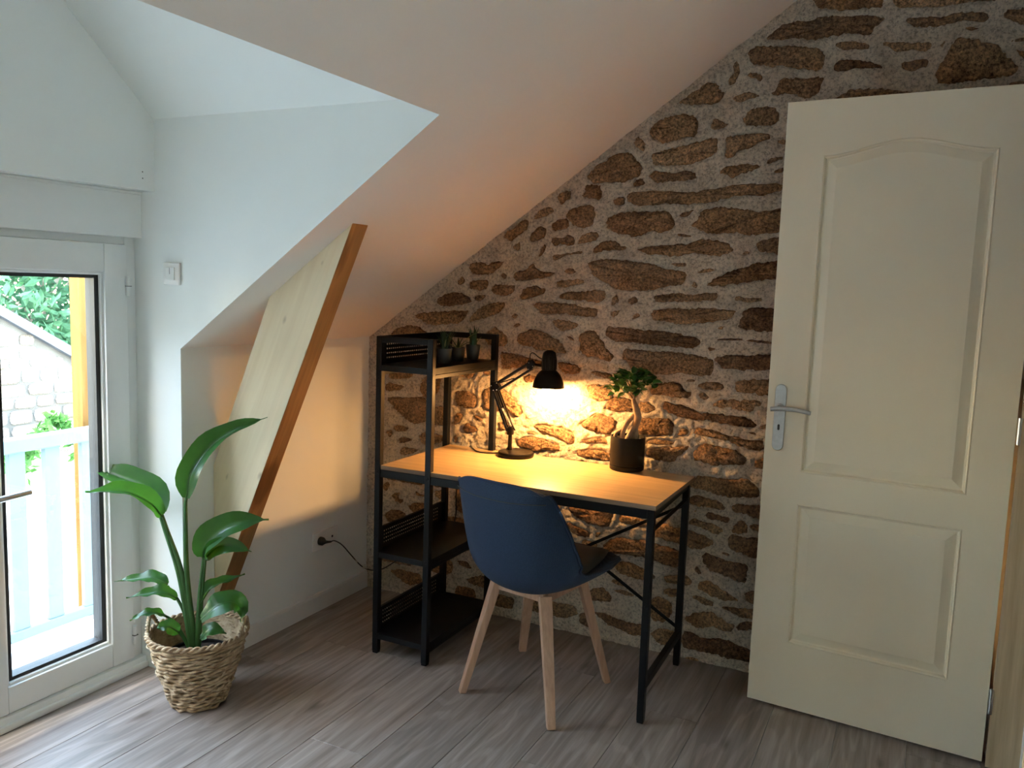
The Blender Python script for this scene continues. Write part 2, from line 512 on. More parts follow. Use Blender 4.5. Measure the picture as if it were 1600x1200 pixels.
def poly_prism(pts2, y0, y1, plane='xz'):
    """extrude a polygon given in (x,z), (y,z) or (x,y) along the third axis"""
    def P(a, b, d):
        return (a, d, b) if plane == 'xz' else ((d, a, b) if plane == 'yz' else (a, b, d))
    n = len(pts2)
    V = [P(a, b, y0) for a, b in pts2] + [P(a, b, y1) for a, b in pts2]
    F = [tuple(range(n)), tuple(range(2 * n - 1, n - 1, -1))] + [(i, i + n, (i + 1) % n + n, (i + 1) % n) for i in range(n)]
    return V, F

def holed(outer, holes, depth):
    """flat plate in (a,b) with holes, filled by triangles -> list of (a,b), faces"""
    bm = bmesh.new()
    edges = []
    for loop in [outer] + holes:
        vs_ = [bm.verts.new((a, b, 0)) for a, b in loop]
        for i in range(len(vs_)): edges.append(bm.edges.new((vs_[i], vs_[(i + 1) % len(vs_)])))
    bmesh.ops.triangle_fill(bm, use_beauty=True, use_dissolve=False, edges=edges, normal=(0, 0, 1))
    bm.verts.index_update()
    r = ([(v.co.x, v.co.y) for v in bm.verts], [tuple(v.index for v in f.verts) for f in bm.faces])
    bm.free()
    return r

STONE_DATA = """
1820,2497 1834,2422 1856,2403 1919,2392 2011,2388 2052,2385 2050,2469
2080,2445 2087,2390 2103,2380 2189,2370 2235,2371 2280,2374 2334,2374 2387,2371 2384,2408
1697,2316 1746,2313 1788,2316 1830,2303 1867,2305 1907,2309 1949,2315 1989,2306 2024,2301 2028,2328 2071,2345 2017,2364 1928,2371 1865,2378 1818,2369 1767,2368 1729,2361 1699,2340 1675,2321
1638,2238 1674,2233 1717,2221 1734,2228 1778,2212 1816,2209 1866,2195 1880,2209 1881,2243 1862,2272 1825,2278 1776,2287 1734,2291 1648,2299 1627,2287 1617,2277
1913,2268 1940,2259 1986,2260 2022,2258 2023,2271 1968,2286 1918,2288 1909,2278
1913,2196 1929,2188 1971,2195 2030,2195 2075,2188 2061,2201 2028,2214 1969,2227 1926,2229 1912,2217
1652,2189 1671,2175 1680,2192 1650,2208 1632,2212 1622,2196
1728,2124 1755,2131 1790,2126 1823,2109 1840,2105 1873,2130 1885,2174 1849,2177 1797,2178 1748,2183 1728,2165 1730,2144 1709,2131
1561,2170 1579,2180 1596,2211 1595,2225 1582,2259 1568,2234 1588,2215 1574,2205 1556,2189
1422,2151 1400,2134 1378,2120 1440,2109 1467,2116 1494,2105 1528,2114 1548,2146 1529,2151 1520,2180 1482,2187 1456,2167
1587,2112 1613,2107 1638,2120 1674,2126 1651,2142 1615,2141 1593,2135 1574,2122
1933,2081 2039,2071 2159,2074 2166,2106 2099,2118 2061,2124 2035,2127 1983,2129 1954,2118 1922,2103
2151,2315 2185,2312 2231,2308 2269,2316 2313,2318 2357,2308 2368,2321 2358,2338 2317,2343 2264,2345 2238,2334 2180,2341 2130,2345 2122,2334
2411,2314 2429,2306 2464,2283 2493,2277 2487,2336 2459,2340 2409,2337 2399,2328
2081,2259 2092,2245 2114,2236 2157,2244 2176,2236 2204,2232 2211,2257 2143,2265 2090,2272 2061,2274 2058,2265
2237,2126 2264,2126 2320,2128 2364,2131 2421,2136 2457,2146 2464,2158 2434,2189 2414,2216 2404,2236 2354,2244 2339,2258 2309,2261 2285,2271 2266,2242 2241,2186 2228,2164
2131,2180 2163,2171 2181,2180 2202,2181 2209,2204 2191,2207 2160,2206 2126,2204 2121,2189
2319,2285 2345,2289 2309,2299 2300,2294
2435,2236 2466,2240 2496,2238 2495,2249 2467,2250 2442,2246 2426,2240
2460,2206 2470,2186 2507,2177 2506,2195 2477,2207 2443,2214
2240,2241 2250,2260 2244,2260 2233,2245
2452,2102 2509,2098 2507,2120 2457,2118 2434,2113
1286,1996 1331,1975 1405,1994 1453,2000 1456,2040 1448,2063 1412,2080 1345,2075 1290,2053 1270,2024
1523,2017 1552,2024 1571,2033 1540,2049 1520,2057 1505,2053 1500,2020
1638,2024 1717,2021 1738,2029 1749,2053 1735,2076 1694,2094 1648,2084 1631,2071 1612,2043
1226,1964 1247,1950 1259,1963 1249,1990 1226,2009 1212,1988
1295,1896 1355,1898 1418,1896 1464,1906 1502,1919 1533,1940 1536,1983 1498,1988 1468,1977 1372,1958 1288,1942 1281,1931
1564,1950 1559,1917 1593,1914 1602,1941 1650,1947 1674,1964 1717,1976 1715,1994 1654,1996 1603,1993 1562,1991
1567,1856 1594,1844 1619,1856 1655,1865 1680,1873 1694,1883 1642,1892 1610,1888 1561,1884 1540,1862
1307,1830 1359,1837 1422,1841 1464,1846 1455,1865 1412,1874 1385,1867 1292,1875 1277,1858
1217,1819 1266,1828 1261,1843 1240,1852 1216,1833
1716,1886 1743,1900 1768,1906 1767,1915 1732,1911 1704,1894
1750,1856 1771,1859 1770,1876 1735,1860
1753,1959 1772,1952 1770,1974 1739,1968
1065,1833 1111,1838 1176,1837 1239,1859 1253,1894 1223,1922 1202,1947 1138,1943 1062,1900 1020,1862
1199,1761 1251,1745 1351,1756 1437,1749 1531,1759 1566,1770 1668,1786 1713,1779 1770,1795 1765,1820 1637,1823 1540,1805 1434,1793 1311,1801 1204,1800 1192,1785
914,1764 927,1754 936,1768 962,1780 961,1812 925,1805 901,1785
1046,1779 1085,1770 1091,1790 1087,1826 1030,1831 1018,1803 1008,1783
1150,1753 1176,1749 1192,1757 1182,1788 1137,1769
811,1697 861,1712 890,1730 878,1753 855,1745 814,1724 801,1704
976,1674 1021,1662 1064,1678 1068,1718 1056,1748 1025,1757 995,1743 955,1736 943,1711
884,1666 896,1652 958,1664 959,1695 939,1703 881,1683
701,1607 738,1637 775,1662 781,1693 764,1698 727,1670 685,1649 671,1628
791,1606 828,1612 855,1629 861,1664 831,1670 794,1641 786,1612
898,1592 925,1604 957,1592 988,1601 982,1629 955,1640 938,1623 892,1625 881,1612
1002,1599 1054,1610 1082,1622 1083,1648 1048,1650 1013,1634 997,1605
1123,1662 1164,1642 1202,1640 1224,1626 1265,1638 1305,1654 1338,1646 1378,1658 1387,1685 1375,1704 1362,1724 1293,1726 1181,1723 1123,1706 1115,1686
726,1571 745,1574 744,1607 707,1586
844,1558 862,1583 856,1602 839,1579 831,1545
1069,1569 1099,1574 1146,1580 1201,1581 1205,1595 1175,1594 1162,1614 1119,1616 1089,1602 1060,1577
896,1538 910,1538 959,1558 1021,1566 1025,1573 940,1563 891,1554
726,1450 788,1452 848,1462 903,1476 912,1486 870,1487 833,1495 804,1520 781,1498 730,1484 716,1471
976,1479 1002,1490 992,1502 970,1508 939,1489
919,1430 946,1427 991,1438 1040,1446 1030,1462 931,1456 914,1447
1058,1512 1064,1484 1100,1460 1131,1449 1158,1429 1226,1425 1309,1430 1382,1446 1434,1454 1442,1477 1441,1500 1346,1510 1325,1525 1279,1532 1212,1539 1135,1546 1092,1541 1040,1524
631,1387 695,1385 723,1403 732,1427 674,1427 634,1432 616,1408
758,1372 800,1384 851,1394 869,1418 826,1430 770,1421 748,1386
939,1383 989,1380 1056,1377 1100,1374 1126,1384 1129,1408 1106,1424 1032,1415 956,1410 923,1393
854,1318 960,1323 1037,1314 1090,1316 1101,1350 1040,1351 967,1365 838,1362 811,1355
1161,1364 1182,1382 1176,1406 1155,1397 1148,1368
1234,1367 1262,1381 1253,1404 1216,1387
1164,1316 1192,1346 1150,1340 1150,1323
1434,1704 1463,1732 1413,1718 1402,1706
1515,1643 1565,1643 1632,1649 1655,1638 1714,1644 1776,1648 1807,1648 1801,1731 1772,1731 1690,1717 1642,1733 1589,1739 1528,1738 1487,1727 1470,1692 1451,1672
1402,1633 1442,1630 1461,1633 1425,1643 1398,1643
1301,1564 1334,1565 1382,1557 1461,1570 1524,1567 1566,1562 1585,1568 1622,1578 1590,1610 1559,1617 1528,1622 1489,1620 1436,1604 1352,1600 1262,1589 1238,1579
1703,1584 1733,1576 1769,1570 1812,1564 1808,1633 1769,1631 1715,1622 1688,1610
1671,1569 1678,1578 1659,1582 1638,1567
1404,1521 1440,1520 1447,1535 1404,1534 1376,1530
1531,1502 1554,1510 1538,1516 1500,1511 1481,1497
1565,1452 1599,1458 1644,1463 1706,1476 1771,1486 1818,1487 1814,1549 1771,1546 1706,1540 1659,1524 1596,1504 1589,1496 1548,1476 1519,1454
1468,1445 1484,1440 1492,1451 1475,1466 1466,1458
1329,1383 1416,1388 1503,1394 1566,1402 1567,1429 1517,1425 1478,1418 1414,1420 1326,1411 1320,1407
1675,1396 1730,1402 1729,1415 1659,1411 1636,1420 1625,1404
526,1470 610,1472 640,1496 676,1526 624,1525 598,1505 578,1521 532,1520 505,1506
559,1404 601,1412 596,1448 511,1439 505,1412
586,1286 646,1309 687,1338 682,1361 599,1348 531,1304 513,1266
404,1330 475,1339 526,1352 514,1372 474,1390 402,1385 355,1362 347,1338
557,1356 576,1367 594,1384 544,1383 533,1366
325,1243 470,1260 493,1282 515,1317 380,1308 266,1293 229,1277
108,1163 270,1152 335,1177 318,1204 268,1233 209,1240 141,1223 107,1192
679,1454 689,1470 670,1480 656,1466
473,1424 488,1438 479,1465 449,1431
737,1290 751,1308 728,1316 711,1296
738,1254 764,1268 745,1274 723,1263
601,1180 641,1169 695,1176 699,1212 674,1236 643,1257 600,1224
117,997 157,993 223,1003 239,1021 200,1034 134,1025 100,1008
96,934 174,945 196,964 106,975 87,959
279,938 302,917 350,930 376,965 380,1006 368,1042 315,1029 289,999 271,965
515,1022 546,1033 555,1056 504,1057 473,1041
596,1046 621,1048 625,1066 585,1059
679,1079 776,1090 861,1101 870,1123 813,1132 716,1147 667,1148
926,1266 944,1252 985,1261 1016,1271 1024,1288 956,1297 920,1298 897,1286
755,1188 803,1182 841,1166 888,1171 930,1165 971,1163 952,1192 932,1212 881,1238 843,1247 805,1254 786,1238 753,1231 742,1205
987,1217 1010,1212 986,1232 964,1234
1030,1171 1062,1150 1092,1161 1119,1152 1155,1140 1175,1168 1140,1187 1125,1215 1106,1242 1083,1262 1048,1262 1026,1242 1023,1225
1164,1223 1215,1224 1279,1220 1370,1217 1451,1216 1491,1217 1520,1238 1500,1255 1448,1262 1387,1274 1305,1274 1221,1277 1137,1281 1134,1248
1228,1147 1250,1116 1306,1104 1368,1107 1437,1118 1536,1114 1567,1124 1560,1180 1496,1190 1432,1197 1310,1194 1208,1195 1205,1166
937,1102 966,1078 1029,1083 1037,1109 987,1124 936,1123
1101,1084 1171,1069 1175,1090 1122,1100 1074,1095
1320,1317 1360,1313 1393,1306 1445,1301 1484,1309 1523,1313 1570,1321 1622,1335 1632,1364 1582,1366 1520,1371 1465,1363 1406,1364 1325,1353 1315,1340
1647,1307 1670,1293 1715,1294 1766,1291 1810,1291 1804,1381 1768,1379 1713,1379 1663,1367 1661,1340
1248,1311 1276,1327 1267,1342 1247,1333 1235,1311
1587,1291 1601,1307 1571,1296
1570,1251 1627,1256 1695,1257 1740,1248 1776,1248 1776,1258 1721,1260 1664,1262 1608,1261 1554,1252
1549,1207 1576,1220 1536,1226
1587,1163 1604,1145 1680,1146 1724,1150 1768,1157 1812,1160 1808,1216 1779,1214 1735,1208 1680,1196 1661,1201 1631,1201 1593,1192 1563,1181
1494,1087 1505,1094 1481,1100 1462,1088
1526,1068 1562,1061 1593,1066 1612,1075 1607,1090 1568,1095 1529,1090 1506,1074
1545,1024 1560,1035 1539,1051 1520,1050 1517,1032
1658,1064 1715,1065 1767,1058 1826,1059 1821,1127 1767,1121 1712,1116 1654,1106 1651,1086
1338,1026 1376,1029 1413,1022 1469,1027 1489,1029 1492,1053 1468,1047 1442,1077 1422,1083 1353,1070 1321,1043
1284,959 1319,954 1353,963 1356,979 1317,994 1282,991 1279,975
1395,964 1426,956 1472,943 1516,946 1563,947 1600,940 1635,940 1699,936 1737,936 1736,954 1693,975 1644,973 1561,976 1514,972 1499,985 1454,995 1424,996 1385,1004 1379,985
1589,1001 1635,1005 1681,997 1713,993 1728,1014 1748,1023 1744,1037 1689,1041 1679,1027 1661,1038 1591,1026 1567,1006
1281,869 1324,866 1389,869 1426,881 1428,926 1412,941 1343,936 1290,927 1274,887
1483,880 1487,898 1473,912 1455,903 1440,877
1519,891 1567,887 1603,882 1643,875 1675,864 1721,857 1746,851 1770,854 1767,893 1727,885 1673,897 1620,902 1576,915 1517,917 1507,901
1326,832 1395,836 1432,840 1439,852 1413,855 1363,855 1321,843
1360,771 1406,769 1433,772 1450,793 1479,819 1496,840 1414,830 1377,819 1327,805 1320,785
1518,790 1555,784 1599,778 1627,784 1662,794 1701,791 1710,818 1695,827 1673,846 1638,847 1594,855 1550,857 1519,835 1509,804
1744,786 1768,785 1795,785 1792,831 1768,828 1742,814 1735,803
1718,913 1739,911 1735,920 1707,919
1751,934 1785,938 1784,955 1763,953 1745,941
1530,682 1561,678 1616,668 1656,663 1714,671 1763,680 1767,707 1746,723 1718,743 1666,736 1606,731 1552,736 1516,716 1486,702 1480,686
1512,618 1553,612 1602,616 1638,610 1650,614 1637,624 1630,639 1581,647 1532,656 1508,646 1490,628
1673,617 1692,608 1727,609 1736,602 1772,597 1798,597 1794,654 1768,650 1716,644 1689,648 1664,633
1530,586 1542,585 1541,601 1526,595
1586,567 1616,571 1653,565 1664,573 1661,585 1630,589 1600,597 1575,595 1570,580
1514,538 1545,534 1589,520 1623,513 1637,525 1646,536 1599,550 1562,557 1525,563 1507,548
1679,529 1703,530 1729,537 1730,565 1714,581 1694,577 1680,557 1671,537
1740,554 1766,548 1801,549 1799,579 1747,575 1736,566
1378,466 1420,460 1468,456 1526,443 1563,448 1610,473 1612,486 1559,503 1512,514 1449,516 1401,525 1375,514
1689,459 1719,455 1758,446 1807,452 1802,528 1768,525 1724,518 1685,525 1662,513 1658,478
1667,436 1672,444 1648,452 1630,446
1583,388 1600,366 1637,362 1682,356 1711,344 1742,346 1733,369 1740,387 1742,416 1698,417 1658,418 1617,432 1576,433 1565,410
1558,347 1570,351 1546,377 1543,363
1568,283 1602,272 1643,264 1688,262 1719,273 1678,292 1641,310 1603,326 1566,321 1553,295
1558,242 1588,231 1621,230 1624,243 1603,252 1562,260 1535,255
1428,297 1446,285 1493,292 1526,292 1542,316 1507,331 1448,320 1423,311
1431,243 1453,234 1483,240 1485,271 1443,267 1420,258
1376,140 1395,126 1430,120 1462,162 1464,193 1450,220 1406,229 1377,210
1390,54 1417,33 1447,36 1480,61 1483,96 1452,99 1418,100 1380,69
1539,144 1569,131 1602,142 1634,151 1659,144 1676,139 1707,154 1709,176 1681,174 1668,188 1640,191 1631,206 1590,202 1541,183 1513,160
1715,156 1738,161 1781,171 1779,200 1721,185 1714,173
1686,226 1711,210 1743,209 1782,213 1780,250 1693,240 1653,234
1738,283 1759,270 1783,267 1779,320 1748,316 1733,303
1516,38 1583,41 1641,41 1694,37 1746,40 1786,37 1783,87 1743,95 1698,106 1645,107 1588,94 1554,108 1516,108 1509,80
1540,-11 1586,-6 1576,9 1534,8 1518,-5
1043,489 1094,476 1155,471 1185,474 1198,509 1208,540 1159,543 1090,544 1021,545 1010,521
1030,424 1073,414 1106,418 1099,442 1044,456 1008,468 997,452
1236,501 1276,496 1313,495 1366,507 1365,521 1333,527 1285,537 1227,532 1222,513
1142,420 1156,446 1133,444 1131,422
1167,373 1190,366 1246,372 1301,369 1352,374 1402,367 1438,359 1480,356 1492,394 1476,426 1406,435 1334,445 1279,439 1235,441 1187,420 1164,394
1242,294 1288,281 1335,279 1381,291 1388,307 1362,320 1325,331 1280,345 1240,341 1219,316
1215,245 1253,239 1271,245 1225,264 1203,254
1258,205 1310,205 1313,213 1257,227 1216,216
1100,166 1124,152 1208,166 1214,186 1198,201 1175,217 1137,211 1107,187
919,511 964,499 975,516 950,542 910,547
147,859 176,830 220,806 248,795 312,815 320,864 310,910 282,923 208,913 132,910 99,899
154,755 206,760 220,778 158,786 130,768
117,722 135,745 121,759 97,749
170,702 212,709 245,724 193,735 160,719
176,648 204,647 251,665 278,686 189,686 170,672
287,717 324,710 378,728 427,753 409,763 359,765 313,772 277,752
349,803 385,803 425,819 424,878 383,893 347,882
463,908 525,895 559,902 567,937 557,959 505,970 454,966
457,815 483,833 495,865 473,874 455,861
511,785 567,795 571,807 518,833 497,807
565,849 587,840 591,859 552,871
593,905 632,894 687,903 737,889 774,881 777,912 752,943 713,980 675,992 620,995 587,973
677,822 715,815 722,842 696,866 672,852
454,740 468,738 476,762 454,771
791,1031 835,1038 842,1061 806,1066 782,1053
1074,994 1105,979 1139,985 1179,996 1181,1017 1143,1046 1083,1050 1061,1039
1185,947 1250,953 1278,970 1255,996 1196,1008 1157,990 1144,957
1054,870 1088,855 1153,852 1182,862 1199,892 1186,919 1115,933 1075,904 1045,883
855,834 932,820 972,802 1019,793 1022,816 1013,840 961,856 866,861 830,850
816,815 848,818 831,824 803,825
756,763 785,755 847,744 910,759 962,757 957,779 885,796 816,804 760,782
1061,802 1110,811 1166,814 1153,837 1109,831 1049,811
1036,755 1075,742 1132,742 1184,741 1179,772 1148,783 1073,781 1028,769
112,528 169,525 268,523 302,521 306,543 267,549 172,555 89,540
90,473 108,471 125,500 112,517 86,498
158,433 188,423 201,443 175,443 178,474 157,474 131,452
269,472 307,474 328,480 286,482 256,492
245,394 305,403 338,430 312,441 253,436 227,418
115,329 182,328 237,363 215,375 180,392 123,383 93,356
370,483 404,469 419,501 410,521 361,507
474,436 515,428 575,444 572,529 524,544 471,540
361,525 414,529 410,546 348,542
159,80 246,46 312,72 292,109 177,113 134,97
502,189 565,184 537,211 484,210
594,110 672,117 679,150 609,165 531,130
835,55 902,54 1015,54 1069,81 1052,115 964,113 874,114 817,91
1193,70 1307,46 1351,52 1348,96 1275,95 1183,112 1130,109
"""

# ------------------------------------------------------------------ the room
HK, TN = 1.1763, 0.7104            # knee wall height, slope of the roof
def zs(x): return HK + TN * x
XR, YB = 2.545, -4.4               # right partition, rear wall
YC, YC2 = -1.0855, -2.90           # dormer cheeks; far one set wide, unseen, to let in more daylight
XH = 1.008                         # dormer header on the slope
XW, XG = -0.213, -0.113            # window plane, dormer gable plane
EZ, DS = 1.942, 0.884              # dormer eave height and pitch
YM = (YC + YC2) / 2
RZ = EZ + DS * (YC - YM)

# floor: a slab with laminate planks laid towards the stone wall
floor = struct('floor', bx(-0.26, 4.2, YB - 0.1, 0.12, -0.10, -0.004), 'gravel')
PW = 0.2095
k0 = int(math.floor((XW - 1.062) / PW))
edges_x = [1.062 + PW * k for k in range(k0, 16)]
rs = random.Random(3)
for i in range(len(edges_x) - 1):
    a, b_ = edges_x[i], edges_x[i + 1]
    if a > 2.66: break
    off = {1.6905: -0.472}.get(round(a, 4), None)
    y = (-0.472 if i == 9 else rs.uniform(-1.25, -0.15)) + 1.285
    while y > YB:
        y1 = min(y, 0.03); y0 = max(y - 1.285, YB)
        x0 = max(a, XW - 0.05) if b_ > XW else a
        # inside the dormer bay the boards run out to the window, elsewhere they stop at the knee wall
        if b_ > XW and y1 - y0 > 0.02:
            lo = x0
            if b_ <= 0.0 or a < 0.0:
                yy0, yy1 = max(y0, YC2), min(y1, YC)
                if yy1 - yy0 > 0.02:
                    mk('plank', bbx(lo + 0.0006, min(b_, 9) - 0.0006, yy0 + 0.0004, yy1 - 0.0004, -0.006, 0.0, 0.0009, 1), 'plank', floor)
                if b_ > 0.0:
                    for q0, q1 in ((max(y0, YC), y1), (y0, min(y1, YC2))):
                        if q1 - q0 > 0.02:
                            mk('plank', bbx(-0.002, b_ - 0.0006, q0 + 0.0004, q1 - 0.0004, -0.006, 0.0, 0.0009, 1), 'plank', floor)
            else:
                mk('plank', bbx(lo + 0.0006, b_ - 0.0006, y0 + 0.0004, y1 - 0.0004, -0.006, 0.0, 0.0009, 1), 'plank', floor)
        y -= 1.285

# stone wall ----------------------------------------------------------
STONES = [[(float(p.split(',')[0]) / 1000, float(p.split(',')[1]) / 1000) for p in s.split()] for s in STONE_DATA.strip().split('\n')]

def inside_poly(X, Z, P):
    r = np.zeros(X.shape, bool)
    n = len(P)
    for i in range(n):
        (x1, z1), (x2, z2) = P[i], P[(i + 1) % n]
        c = (z1 > Z) != (z2 > Z)
        if z1 != z2:
            r ^= c & (X < (x2 - x1) * (Z - z1) / (z2 - z1) + x1)
    return r

# more stones where the door and the furniture hide the wall
occ = np.zeros((300, 260), bool)            # 1 cm cells, [z, x]
GX, GZ = np.meshgrid(np.arange(260) * 0.01 + 0.005, np.arange(300) * 0.01 + 0.005)
for P in STONES: occ |= inside_poly(GX, GZ, P)
def grow(a, k):
    b_ = a.copy()
    for dz in range(-k, k + 1):
        for dx in range(-k, k + 1): b_ |= np.roll(np.roll(a, dz, 0), dx, 1)
    return b_
occ2 = grow(occ, 1)
rs = random.Random(12)
extra = []
z = 0.03
while z < 2.05:
    hrow = rs.uniform(0.05, 0.10)
    for x_lo, x_hi, zmax in ((1.86, 2.52, 2.05), (0.62, 1.15, 0.66), (0.03, 0.6, 0.42)):
        x = x_lo + rs.uniform(0, 0.05)
        while x < x_hi - 0.06 and z < zmax:
            w = rs.uniform(0.10, 0.30); w = min(w, x_hi - x)
            n = 12
            P = []
            for k in range(n):
                a = 2 * PI * k / n
                ca, sa = math.cos(a), math.sin(a)
                e = 0.55
                px = x + w / 2 + (w / 2 - 0.008) * math.copysign(abs(ca) ** e, ca) * rs.uniform(0.88, 1.0)
                pz = z + hrow / 2 + (hrow / 2 - 0.006) * math.copysign(abs(sa) ** e, sa) * rs.uniform(0.8, 1.0)
                P.append((px, pz))
            msk = inside_poly(GX, GZ, P)
            if w > 0.06 and not (msk & occ2).any() and zs(x) > z + hrow + 0.03 and len(extra) < 92:
                extra.append(P); occ2 |= grow(msk, 1)
            x += w + 0.012
    z += hrow + 0.022
ALL = STONES + extra

# mortar: a rough sheet, pulled back behind every stone
NX, NZ = 460, 440
xs = np.linspace(-0.02, XR + 0.10, NX); vs_ = np.linspace(0, 1, NZ)
XX = np.repeat(xs[None, :], NZ, 0)
ZZ = vs_[:, None] * (HK + TN * np.maximum(XX, -0.02) + 0.06) - 0.01
mask = np.zeros(XX.shape, bool)
for P in ALL:
    A = np.array(P); x0, z0 = A.min(0); x1, z1 = A.max(0)
    i0, i1 = np.searchsorted(xs, x0) - 1, np.searchsorted(xs, x1) + 1
    i0 = max(i0, 0)
    sub = inside_poly(XX[:, i0:i1], ZZ[:, i0:i1], P)
    mask[:, i0:i1] |= sub
mm = mask.astype(float)
for _ in range(2):
    mm = (mm + np.roll(mm, 1, 0) + np.roll(mm, -1, 0) + np.roll(mm, 1, 1) + np.roll(mm, -1, 1)) / 5
YY = np.zeros(XX.shape)
for i in range(NZ):
    for j in range(NX):
        p = Vector((XX[i, j], 0.0, ZZ[i, j]))
        YY[i, j] = -0.006 * noise.fractal(p * 9, 1.0, 2.0, 3) - 0.0062 * noise.fractal(p * 42, 0.8, 2.0, 3)
YY = YY * (1 - 0.3 * mm) + 0.011 * mm - 0.006
V = [(XX[i, j], YY[i, j], ZZ[i, j]) for i in range(NZ) for j in range(NX)]
F = [(i * NX + j, i * NX + j + 1, (i + 1) * NX + j + 1, (i + 1) * NX + j) for i in range(NZ - 1) for j in range(NX - 1)]
k = len(V)
back = [(-0.02, 0.14, -0.01), (XR + 0.1, 0.14, -0.01), (XR + 0.1, 0.14, zs(XR + .1)), (-0.02, 0.14, zs(0))]
V += back; F.append((k + 3, k + 2, k + 1, k))
wall_back = struct('wall_back', (V, F), 'mortar', smooth=True)

def make_stone(P, idx):
    rr = random.Random(idx * 31 + 5)
    A = [Vector((a, b_)) for a, b_ in P]
    per = sum((A[i] - A[i - 1]).length for i in range(len(A)))
    n = max(16, min(120, int(per / 0.008)))
    # resample the outline and roughen it
    out = []
    seg = [(A[i], A[(i + 1) % len(A)]) for i in range(len(A))]
    acc = 0; step = per / n; tpos = 0
    lens = [(q - p).length for p, q in seg]
    cum = [0]
    for l in lens: cum.append(cum[-1] + l)
    si = 0
    for k in range(n):
        t = k * step
        while si < len(seg) - 1 and cum[si + 1] <= t: si += 1
        p, q = seg[si]
        f = (t - cum[si]) / max(lens[si], 1e-6)
        out.append(p.lerp(q, f))
    # soften corners once
    sm = [(out[i - 1] + out[i] * 2 + out[(i + 1) % n]) / 4 for i in range(n)]
    c = sum(sm, Vector((0, 0))) / n
    size = min(max(a[0] for a in P) - min(a[0] for a in P), max(a[1] for a in P) - min(a[1] for a in P))
    jit = min(0.0042, size * 0.09)
    sm = [p + Vector((rr.uniform(-1, 1), rr.uniform(-1, 1))) * jit for p in sm]
    proud = min(0.013, 0.004 + size * 0.09) * rr.uniform(0.75, 1.2)
    tx, tz = rr.uniform(-0.03, 0.03), rr.uniform(-0.05, 0.05)
    rings = [(1.06, 0.016), (1.02, 0.002), (0.97, -proud * 0.5), (0.9, -proud * 0.85), (0.76, -proud), (0.58, -proud * 1.05), (0.38, -proud * 1.1), (0.18, -proud * 1.1)]
    V = []; F = []
    for s, y in rings:
        for p in sm:
            q = c + (p - c) * s
            d = 0
            if y < 0.01:
                v = Vector((q.x * 1.0, idx * 3.1, q.y))
                d = 0.0055 * noise.fractal(v * 24, 0.8, 2.0, 4) + 0.0030 * noise.noise(v * 100)
                d *= min(1, size / 0.035)
            V.append((q.x, y - d * (1 if s < 0.99 else 0.4) + (q.x - c.x) * tx * (1 if s < 1 else 0) * 0.5 + (q.y - c.y) * tz * (1 if s < 1 else 0), q.y))
    m_ = len(rings)
    for i in range(m_ - 1):
        for k in range(n):
            k2 = (k + 1) % n
            F.append((i * n + k, i * n + k2, (i + 1) * n + k2, (i + 1) * n + k))
    V.append((c.x, -proud * 1.1, c.y))
    for k in range(n): F.append(((m_ - 1) * n + k, (m_ - 1) * n + (k + 1) % n, len(V) - 1))
    return V, F
for i, P in enumerate(ALL):
    mk('stone', make_stone(P, i), 'stone', wall_back, smooth=True)

# knee wall, cheeks, gable, ceiling ----------------------------------
t_ = 0.06
knee = join(bx(-t_, 0, YC + .003, 0.0, -0.01, HK), bx(-t_, 0, YB, YC2 - .003, -0.01, HK))
struct('wall_left', knee, 'paint')
cheek_pts = [(-0.28, -0.01), (-t_, -0.01), (-t_, HK - 0.03), (0.0, HK), (XH, zs(XH)), (XH + 0.03, EZ + 0.02), (-0.28, EZ + 0.02)]
struct('wall_cheek', poly_prism(cheek_pts[:2] + [(-0.0005, -0.01), (-0.0005, HK)] + cheek_pts[4:], YC, YC + 0.05), 'paint')
struct('wall_cheek_far', poly_prism(cheek_pts[:2] + [(-0.0005, -0.01), (-0.0005, HK)] + cheek_pts[4:], YC2 - 0.05, YC2), 'paint')
gb = struct('wall_gable', poly_prism([(YC, 1.703), (YC, EZ), (YM, RZ), (YC2, EZ), (YC2, 1.703)], XG - 0.18, XG, 'yz'), 'paint')
for zz in (1.742, 1.763): mk('screw_hole', lathe([(0, 0), (.0022, 0), (.0022, .0006), (0, .0006)], (XG, YC - .048, zz), 8, axis=(1, 0, 0)), 'dark_hole', gb)
ov = 0.012
struct('ceiling_dormer', join(
    ([(-0.34, YC + ov * 0, EZ), (XH + ov, YC, EZ), (XH + ov, YM, RZ), (-0.34, YM, RZ), (-0.34, YC2, EZ), (XH + ov, YC2, EZ)],
     [(0, 1, 2, 3), (3, 2, 5, 4)])), 'paint')
def sl(x, y, d=0.0): return (x, y, zs(x) + d)
# the slope with its dormer opening, 4 cm thick
def slope_piece(x0, x1, y0, y1):
    return ([sl(x0, y0), sl(x1, y0), sl(x1, y1), sl(x0, y1), sl(x0, y0, .05), sl(x1, y0, .05), sl(x1, y1, .05), sl(x0, y1, .05)],
            [(0, 1, 2, 3), (7, 6, 5, 4), (0, 4, 5, 1), (1, 5, 6, 2), (2, 6, 7, 3), (3, 7, 4, 0)])
XT = XR + 0.16
struct('ceiling', join(slope_piece(-t_, XT, YC + .003, 0.14), slope_piece(XH, XT, YC2 - .003, YC + .003), slope_piece(-t_, XT, YB - 0.1, YC2 - .003),
       bx(XH, XH + 0.02, YC2, YC, zs(XH) + 0.03, RZ + 0.2)), 'ceiling')

